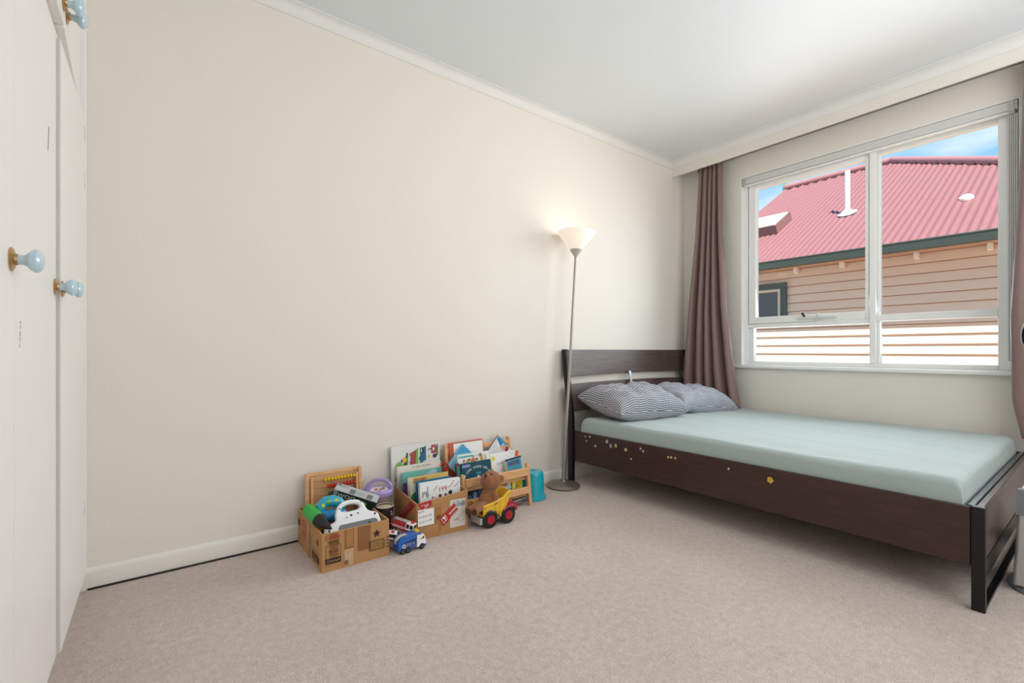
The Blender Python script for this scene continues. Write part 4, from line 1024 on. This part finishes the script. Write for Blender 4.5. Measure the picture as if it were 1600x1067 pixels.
# open tray: floor, sides, front wall
T = .006
side = [(-.098,.06),(-.098,.118),(-.03,.126),(.03,.142),(.062,.166),(.085,.166),(.055,.12),(.038,.045),(.012,.045),(.0,.07),(-.02,.082),(-.05,.082),(-.072,.07),(-.082,.05)]
for s_ in (-1, 1):
    y0 = s_*bw; b.prism(side, min(y0, y0-s_*T), max(y0, y0-s_*T), YEL, Matrix(((1,0,0,0),(0,0,1,0),(0,1,0,0),(0,0,0,1))))
    # rim bead and ribs
    b.tube([(-.1,y0,.118),(-.03,y0,.127),(.03,y0,.143),(.062,y0,.166),(.086,y0,.166)], .006, YEL, 8)
    b.tube([(-.084,y0+s_*.001,.06),(-.084,y0+s_*.001,.112),(-.03,y0+s_*.001,.119),(-.02,y0+s_*.001,.085)], .003, YEL, 6); b.tube([(.006,y0+s_*.001,.075),(.012,y0+s_*.001,.13)], .004, YEL, 6); b.tube([(.03,y0+s_*.001,.05),(.045,y0+s_*.001,.12),(.06,y0+s_*.001,.155)], .004, YEL, 6)
b.box((-.098,-bw,.064),(.05,bw,.072), YEL)
b.hexa([(.03,-bw,.066),(.038,-bw,.066),(.038,bw,.066),(.03,bw,.066),(.078,-bw,.166),(.086,-bw,.166),(.086,bw,.166),(.078,bw,.166)], YEL)
b.tube([(.084,-bw,.166),(.084,bw,.166)], .006, YEL, 8)
b.build('dump_tray', None, t)
b = MB(); b.box((-.105,-.034,.028),(.11,.034,.056)); b.hexa([(-.115,-.046,.026),(-.095,-.046,.026),(-.095,.046,.026),(-.115,.046,.026),(-.115,-.046,.058),(-.08,-.046,.058),(-.08,.046,.058),(-.115,.046,.058)]); b.build('chassis', mat('#b4b6b6', .4), t, bevel=.002)
b = MB(); P_ = Matrix(((1,0,0,0),(0,0,-1,0),(0,1,0,0),(0,0,0,1)))
b.prism([(.05,.05),(.135,.05),(.14,.07),(.135,.088),(.112,.098),(.1,.112),(.064,.112)], -.034, .034, REDP, P_)
for s_ in (-1, 1):
    b.prism([(.02,.045),(.03,.078),(.05,.094),(.08,.098),(.106,.09),(.118,.076),(.122,.06),(.115,.058),(.108,.07),(.1,.08),(.078,.086),(.052,.082),(.038,.068),(.03,.045)], *( (.03,.058) if s_ > 0 else (-.058,-.03)), REDP, P_)
b.build('cab', None, t, bevel=.003)
b = MB(); b.hexa([(.1005,-.028,.0985),(.113,-.028,.0985),(.113,.028,.0985),(.1005,.028,.0985),(.0945,-.026,.111),(.1025,-.026,.111),(.1025,.026,.111),(.0945,.026,.111)]); b.build('windscreen', mat('#2a2226', .2), t)
RH = mat('#b5152c', .3)
for x in (-.055, .062):
    for y in (-.046, .046):
        w = wheel(t, x, y, .046, .046, .026, RH, mat('#101113', .45), hr=.5)

# ---- teddy bear (sits in the tray, legs over the tail)
t = thing('teddy_bear', 'brown plush teddy bear sitting in the yellow toy dump truck', 'teddy bear', (-2.45, -.392, .073))
BEAR = mat('#94603e', .95, var=.14, nscale=120, bump=.002, bscale=400, sheen=.2, name='brown_plush')
b = MB()
b.ball((.0,-.002,.054), (.052,.038,.054)); b.ball((.012,-.002,.098), (.04,.034,.032))
hc = Vector((.022, -.004, .156)); fd = Vector((-.74, -.42, .52)).normalized(); rt = Vector((.49, -.87, .0)).normalized(); up = rt.cross(fd).normalized(); up = up if up.z > 0 else -up
b.ball(hc, (.059,.054,.052), n=22)
b.ball(hc+fd*.05-up*.002, .023); b.ball(hc+fd*.028-up*.012, .038)
for s_ in (-1, 1): b.ball(hc+rt*(.050*s_)+up*.022-fd*.012, .0175)
for s_, pts in ((-1, [(-.01,.014,.03),(-.045,.002,.040),(-.088,-.014,.040),(-.118,-.022,.034)]), (1, [(-.01,-.02,.03),(-.045,-.026,.042),(-.078,-.044,.042),(-.1,-.054,.036)])):
    b.tube(pts, [.026,.023,.019,.017], n=14)
    f_ = pts[-1]; b.ball((f_[0]-.008, f_[1]-.003, f_[2]+.0), (.0165,.0175,.0225))
    b.tube([(.016,.026*s_,.102),(.03,.036*s_,.08),(.026,.036*s_,.052),(.008,.034*s_,.036)], [.018,.0185,.018,.015], n=14); b.ball((.004,.033*s_,.034), .016)
o = b.build('body', BEAR, t)
rm = o.modifiers.new('fuse', 'REMESH'); rm.mode = 'VOXEL'; rm.voxel_size = .0028; rm.use_smooth_shade = True
sm = o.modifiers.new('soften', 'SMOOTH'); sm.iterations = 5; sm.factor = .5
fm = Matrix((( *rt, ),( *fd, ),( *up, ))).transposed().to_4x4()
b = MB(); b.ball((0,0,0), (.0085,.006,.0065), None, 12, Matrix.Translation(hc+fd*.0725+up*.004) @ fm); b.build('nose', mat('#241511', .3), t)
for s_ in (-1, 1):
    b = MB(); b.ball(hc+fd*.052+rt*.02*s_+up*.022, .0048, None, 10); b.build('eye', mat('#120c0a', .15), t)
b = MB(); b.tube([hc+fd*.0725-up*.005, hc+fd*.069-up*.013, hc+fd*.063+rt*.007-up*.017], .0012, n=6); b.build('mouth', mat('#2a1712', .6), t)
for f_ in ((-.118,-.022,.034), (-.1,-.054,.036)):
    b = MB(); b.ball((0,0,0), (.006,.0125,.0165), None, 14, Matrix.Translation((f_[0]-.0225, f_[1]-.0155, f_[2]+.001)) @ Matrix.Rotation(R(38), 4, 'Z')); b.build('foot_pad', mat('#4a2a1e', .9), t)

# ================================================================== NEIGHBOUR HOUSE
t = thing('neighbour_house', 'weatherboard house with red corrugated roof seen through the window', 'house', (4, 0, -1.2))
def H(x, y, z): return (x-4, y, z+1.2)
HY0, HY1 = -3.4, 2.05
WB = mat('#e6cab4', .7, var=.03, nscale=9, stretch=(1, .6, 6), name='pink_beige_weatherboard')
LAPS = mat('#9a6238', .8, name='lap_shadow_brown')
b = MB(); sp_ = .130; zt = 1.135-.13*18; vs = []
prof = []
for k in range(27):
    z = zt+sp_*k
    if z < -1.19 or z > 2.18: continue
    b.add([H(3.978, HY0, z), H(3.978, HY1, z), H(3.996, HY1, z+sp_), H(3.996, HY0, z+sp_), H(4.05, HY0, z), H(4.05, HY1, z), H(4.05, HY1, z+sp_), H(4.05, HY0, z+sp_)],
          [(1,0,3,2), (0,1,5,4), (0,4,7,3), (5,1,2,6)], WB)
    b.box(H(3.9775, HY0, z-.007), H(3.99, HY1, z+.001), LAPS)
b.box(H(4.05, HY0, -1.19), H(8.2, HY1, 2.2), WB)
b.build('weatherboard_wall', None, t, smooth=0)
# roof
RX0, RZ0, KK = 3.55, 2.255, math.tan(R(30))
RIDX, RY1, APY = 7.68, 2.24, .31
def zr(x): return RZ0 + (x-RX0)*KK
b = MB(); cols_ = []; y = RY1; step = .0147
vs = []; n = 0
HIPY = APY-(RIDX-RX0)
while y > HIPY+.02:
    xt = RIDX if y > APY else RIDX-(APY-y)
    dz = .009*math.cos((RY1-y)/.088*2*math.pi)
    vs.append(H(RX0, y, zr(RX0)+dz)); vs.append(H(xt, y, zr(xt)+dz)); n += 1; y -= step
b.add(vs, [(2*i, 2*i+2, 2*i+3, 2*i+1) for i in range(n-1)])
# rear and hip slopes
bx1 = 2*RIDX-RX0
b.add([H(bx1, RY1, RZ0), H(bx1, HIPY, RZ0), H(RIDX, APY, zr(RIDX)), H(RIDX, RY1, zr(RIDX))], [(0,1,2,3)])
b.add([H(bx1, HIPY, RZ0), H(RX0, HIPY, RZ0), H(RIDX, APY, zr(RIDX))], [(0,1,2)])
RED = mat('#855254', .6, var=.06, nscale=7, name='faded_red_roof_iron')
roof = b.build('roof', RED, t, smooth=60)
b = MB()
b.tube([H(RIDX, RY1+.02, zr(RIDX)+.03), H(RIDX, APY, zr(RIDX)+.03)], .07, n=10); b.tube([H(RIDX, APY, zr(RIDX)+.03), H(RX0, HIPY, RZ0+.03)], .07, n=10)
for i in range(40):
    y = RY1-.1-.088*i*2
    if y < HIPY+1.2: break
    xt = RIDX if y > APY else RIDX-(APY-y)
    b.box(H(xt-.13, y-.035, zr(xt-.13)+.006), H(xt-.1, y+.035, zr(xt-.1)+.02), mat('#3a2022', .8))  # dark blocks paint the dotted shadow of the ridge flashing
b.mats.insert(0, mat('#a06a6c', .5, var=.04)); b.mi = [m_ if k >= 0 else 0 for k, m_ in enumerate(b.mi)]
# materials: tube faces -> index 0, boxes -> 1
cnt = 0; mi2 = []
for f in b.f: mi2.append(0)
nt_ = (10+2)*2
for k in range(nt_, len(b.f)): mi2[k] = 1
b.mi = mi2
b.build('ridge_cap', None, t, smooth=50)
b = MB(); b.box(H(3.47, HIPY, 2.15), H(3.59, RY1, 2.252)); b.tube([H(3.475, HIPY, 2.25), H(3.475, RY1, 2.25)], .014, n=8); b.build('gutter', mat('#2b332d', .5, var=.08), t)
b = MB(); b.box(H(3.59, HIPY, 2.17), H(3.615, RY1, 2.24)); b.box(H(3.6, HIPY+.2, 2.175), H(4.0, RY1-.1, 2.19)); b.build('eave_soffit', mat('#a8866f', .7, var=.05), t)
for y in (1.3, .579, -.019, -.837, -1.5, -2.2):
    b = MB(); b.box(H(3.87, y-.022, 2.10), H(3.975, y+.022, 2.174)); b.build('rafter_block', mat('#efe6d8', .6), t)
b = MB(); b.prism([(0,0),(0,0),(0,0)], 0, 0) if False else None
b.add([H(3.7, RY1-.05, 2.17), H(bx1-.1, RY1-.05, 2.17), H(RIDX, RY1-.05, zr(RIDX)-.06)], [(0,1,2)]); b.build('gable_wall', WB, t, smooth=0)
# window in the house wall
def hw(n, y0, y1, z0, z1, x0, x1, m, par=t): b = MB(); b.box(H(x0, y0, z0), H(x1, y1, z1)); return b.build(n, m, par)
wf = MB()
GRN = mat('#3c4b46', .5, var=.06)
wf.box(H(3.945, .73, 1.44), H(4.0, .82, 1.985)); wf.box(H(3.945, .82, 1.89), H(4.0, 1.86, 1.985)); wf.box(H(3.945, 1.75, 1.44), H(4.0, 1.86, 1.89)); wf.box(H(3.935, .70, 1.41), H(4.0, 1.9, 1.45))
wfo = wf.build('house_window', GRN, t)
s = MB(); s.box(H(3.955, .82, 1.45), H(3.99, .86, 1.89)); s.box(H(3.955, .86, 1.85), H(3.99, 1.75, 1.89)); s.build('sash', mat('#dcc0a8', .6), wfo)
hw('pane', .86, 1.75, 1.45, 1.85, 3.972, 3.98, mat('#4b4a52', .15, var=.12), wfo)
# flue, skylight, pale dome put in for a bright spot, finial on the roof
fx, fy = 5.066, .263
b = MB(); b.cone(H(fx, fy, zr(fx)-.02), H(fx, fy, 3.84), .036, n=16); b.build('flue_pipe', mat('#eef0f2', .3, metal=.1), t)
Mr = Matrix.Translation(H(fx, fy, zr(fx)+.02)) @ Matrix.Rotation(R(-30), 4, 'Y')
b = MB(); b.lathe([(0,0),(.14,0),(.1,.015),(.05,.05),(.04,.06),(0,.06)], mat('#c9cfd2', .4, metal=.2), 8, Mr); b.build('flue_flashing', None, t)
sx, sy = 5.05, 1.75
Mr = Matrix.Translation(H(sx, sy, zr(sx))) @ Matrix.Rotation(R(-30), 4, 'Y')
b = MB(); b.box((-.34,-.55,.0),(.34,.55,.16), mat('#7a5452', .6), Mr); o = b.build('skylight', None, t)
b = MB(); b.box((-.31,-.52,.16),(.31,.52,.175), mat('#f3f6f8', .25), Mr); b.build('skylight_glass', None, o)
Mr = Matrix.Translation(H(4.744, -1.179, zr(4.744))) @ Matrix.Rotation(R(-30), 4, 'Y')
b = MB(); b.lathe([(0,0),(.075,0),(.07,.03),(.045,.05),(0,.055)], mat('#fff6e8', .3), 20, Mr); b.build('roof_dome', None, t)
b = MB(); b.lathe([(0,0),(.05,0),(.05,.12),(.03,.14),(.045,.2),(.02,.25),(.02,.42),(0,.5)], mat('#7d9a96', .5), 12, Matrix.Translation(H(RIDX, RY1+.03, zr(RIDX)-.05))); b.build('finial', None, t)

# ================================================================== SKY, LIGHT, CAMERA
w = bpy.data.worlds.new('sky'); scn.world = w; w.use_nodes = True
nt = w.node_tree; N = nt.nodes; L = nt.links
bg = N['Background']
tc = N.new('ShaderNodeTexCoord'); sp = N.new('ShaderNodeSeparateXYZ'); L.new(tc.outputs['Generated'], sp.inputs[0])
r = N.new('ShaderNodeValToRGB'); r.color_ramp.elements[0].position = 0; r.color_ramp.elements[0].color = lin('#cfe4f5'); r.color_ramp.elements[1].position = .75; r.color_ramp.elements[1].color = lin('#3d86d8')
e = r.color_ramp.elements.new(.33); e.color = lin('#86bdec')
L.new(sp.outputs[2], r.inputs[0])
mp = N.new('ShaderNodeMapping'); mp.inputs['Scale'].default_value = (2.0, 2.0, 7); L.new(tc.outputs['Generated'], mp.inputs['Vector'])
n = N.new('ShaderNodeTexNoise'); n.inputs['Scale'].default_value = 2.2; n.inputs['Detail'].default_value = 7; L.new(mp.outputs[0], n.inputs['Vector'])
r2 = N.new('ShaderNodeValToRGB'); r2.color_ramp.elements[0].position = .48; r2.color_ramp.elements[1].position = .72; L.new(n.outputs['Fac'], r2.inputs[0])
mx = N.new('ShaderNodeMix'); mx.data_type = 'RGBA'; L.new(r2.outputs[0], mx.inputs[0]); L.new(r.outputs[0], mx.inputs[6]); mx.inputs[7].default_value = (.8, .83, .87, 1)
L.new(mx.outputs[2], bg.inputs['Color']); bg.inputs['Strength'].default_value = 1.35

def light(name, kind, energy, color, loc=(0,0,0), direction=None, size=None, sizey=None):
    l = bpy.data.lights.new(name, kind); l.energy = energy; l.color = color
    o = bpy.data.objects.new(name, l); col.objects.link(o); o.location = loc
    if direction: o.rotation_euler = Vector(direction).to_track_quat('-Z', 'Y').to_euler()
    if kind == 'AREA': l.shape = 'RECTANGLE'; l.size = size; l.size_y = sizey or size
    if kind == 'SUN': l.angle = R(.6)
    return o
light('sun', 'SUN', 13, (1, .96, .9), direction=(.296, .322, -.536))
light('rear_fill_light', 'AREA', 28, (.965, .985, 1), (-1.9, -3.5, 1.35), (.05, 1, .12), 2.6, 1.7)  # added area fill from behind the camera; no doorway is built there
light('ceiling_bounce_fill', 'AREA', 15, (.955, .978, 1), (-1.7, -2.9, 1.9), (.1, .45, 1), 2.2, .9)  # added unseen fill, aimed up to brighten the room off the ceiling
light('window_daylight', 'AREA', 21, (.94, .97, 1), (-.03, -1.28, 1.6), (-1, .05, -.25), 1.4, 1.4).data.spread = R(130)

cam = bpy.data.cameras.new('camera'); co = bpy.data.objects.new('camera', cam); col.objects.link(co)
co.location = (-3.8356, -2.4231, .92)
yaw = math.atan2(726, 950)     # angle of the back wall against the picture plane
fwd = Vector((math.sin(yaw), math.cos(yaw), 0))
co.rotation_euler = fwd.to_track_quat('-Z', 'Y').to_euler()
cam.sensor_width = 36; cam.lens = 36*726/1600; cam.shift_y = 14/1600; cam.clip_start = .02
scn.camera = co
scn.view_settings.view_transform = 'Standard'; scn.view_settings.look = 'None'; scn.view_settings.exposure = 0
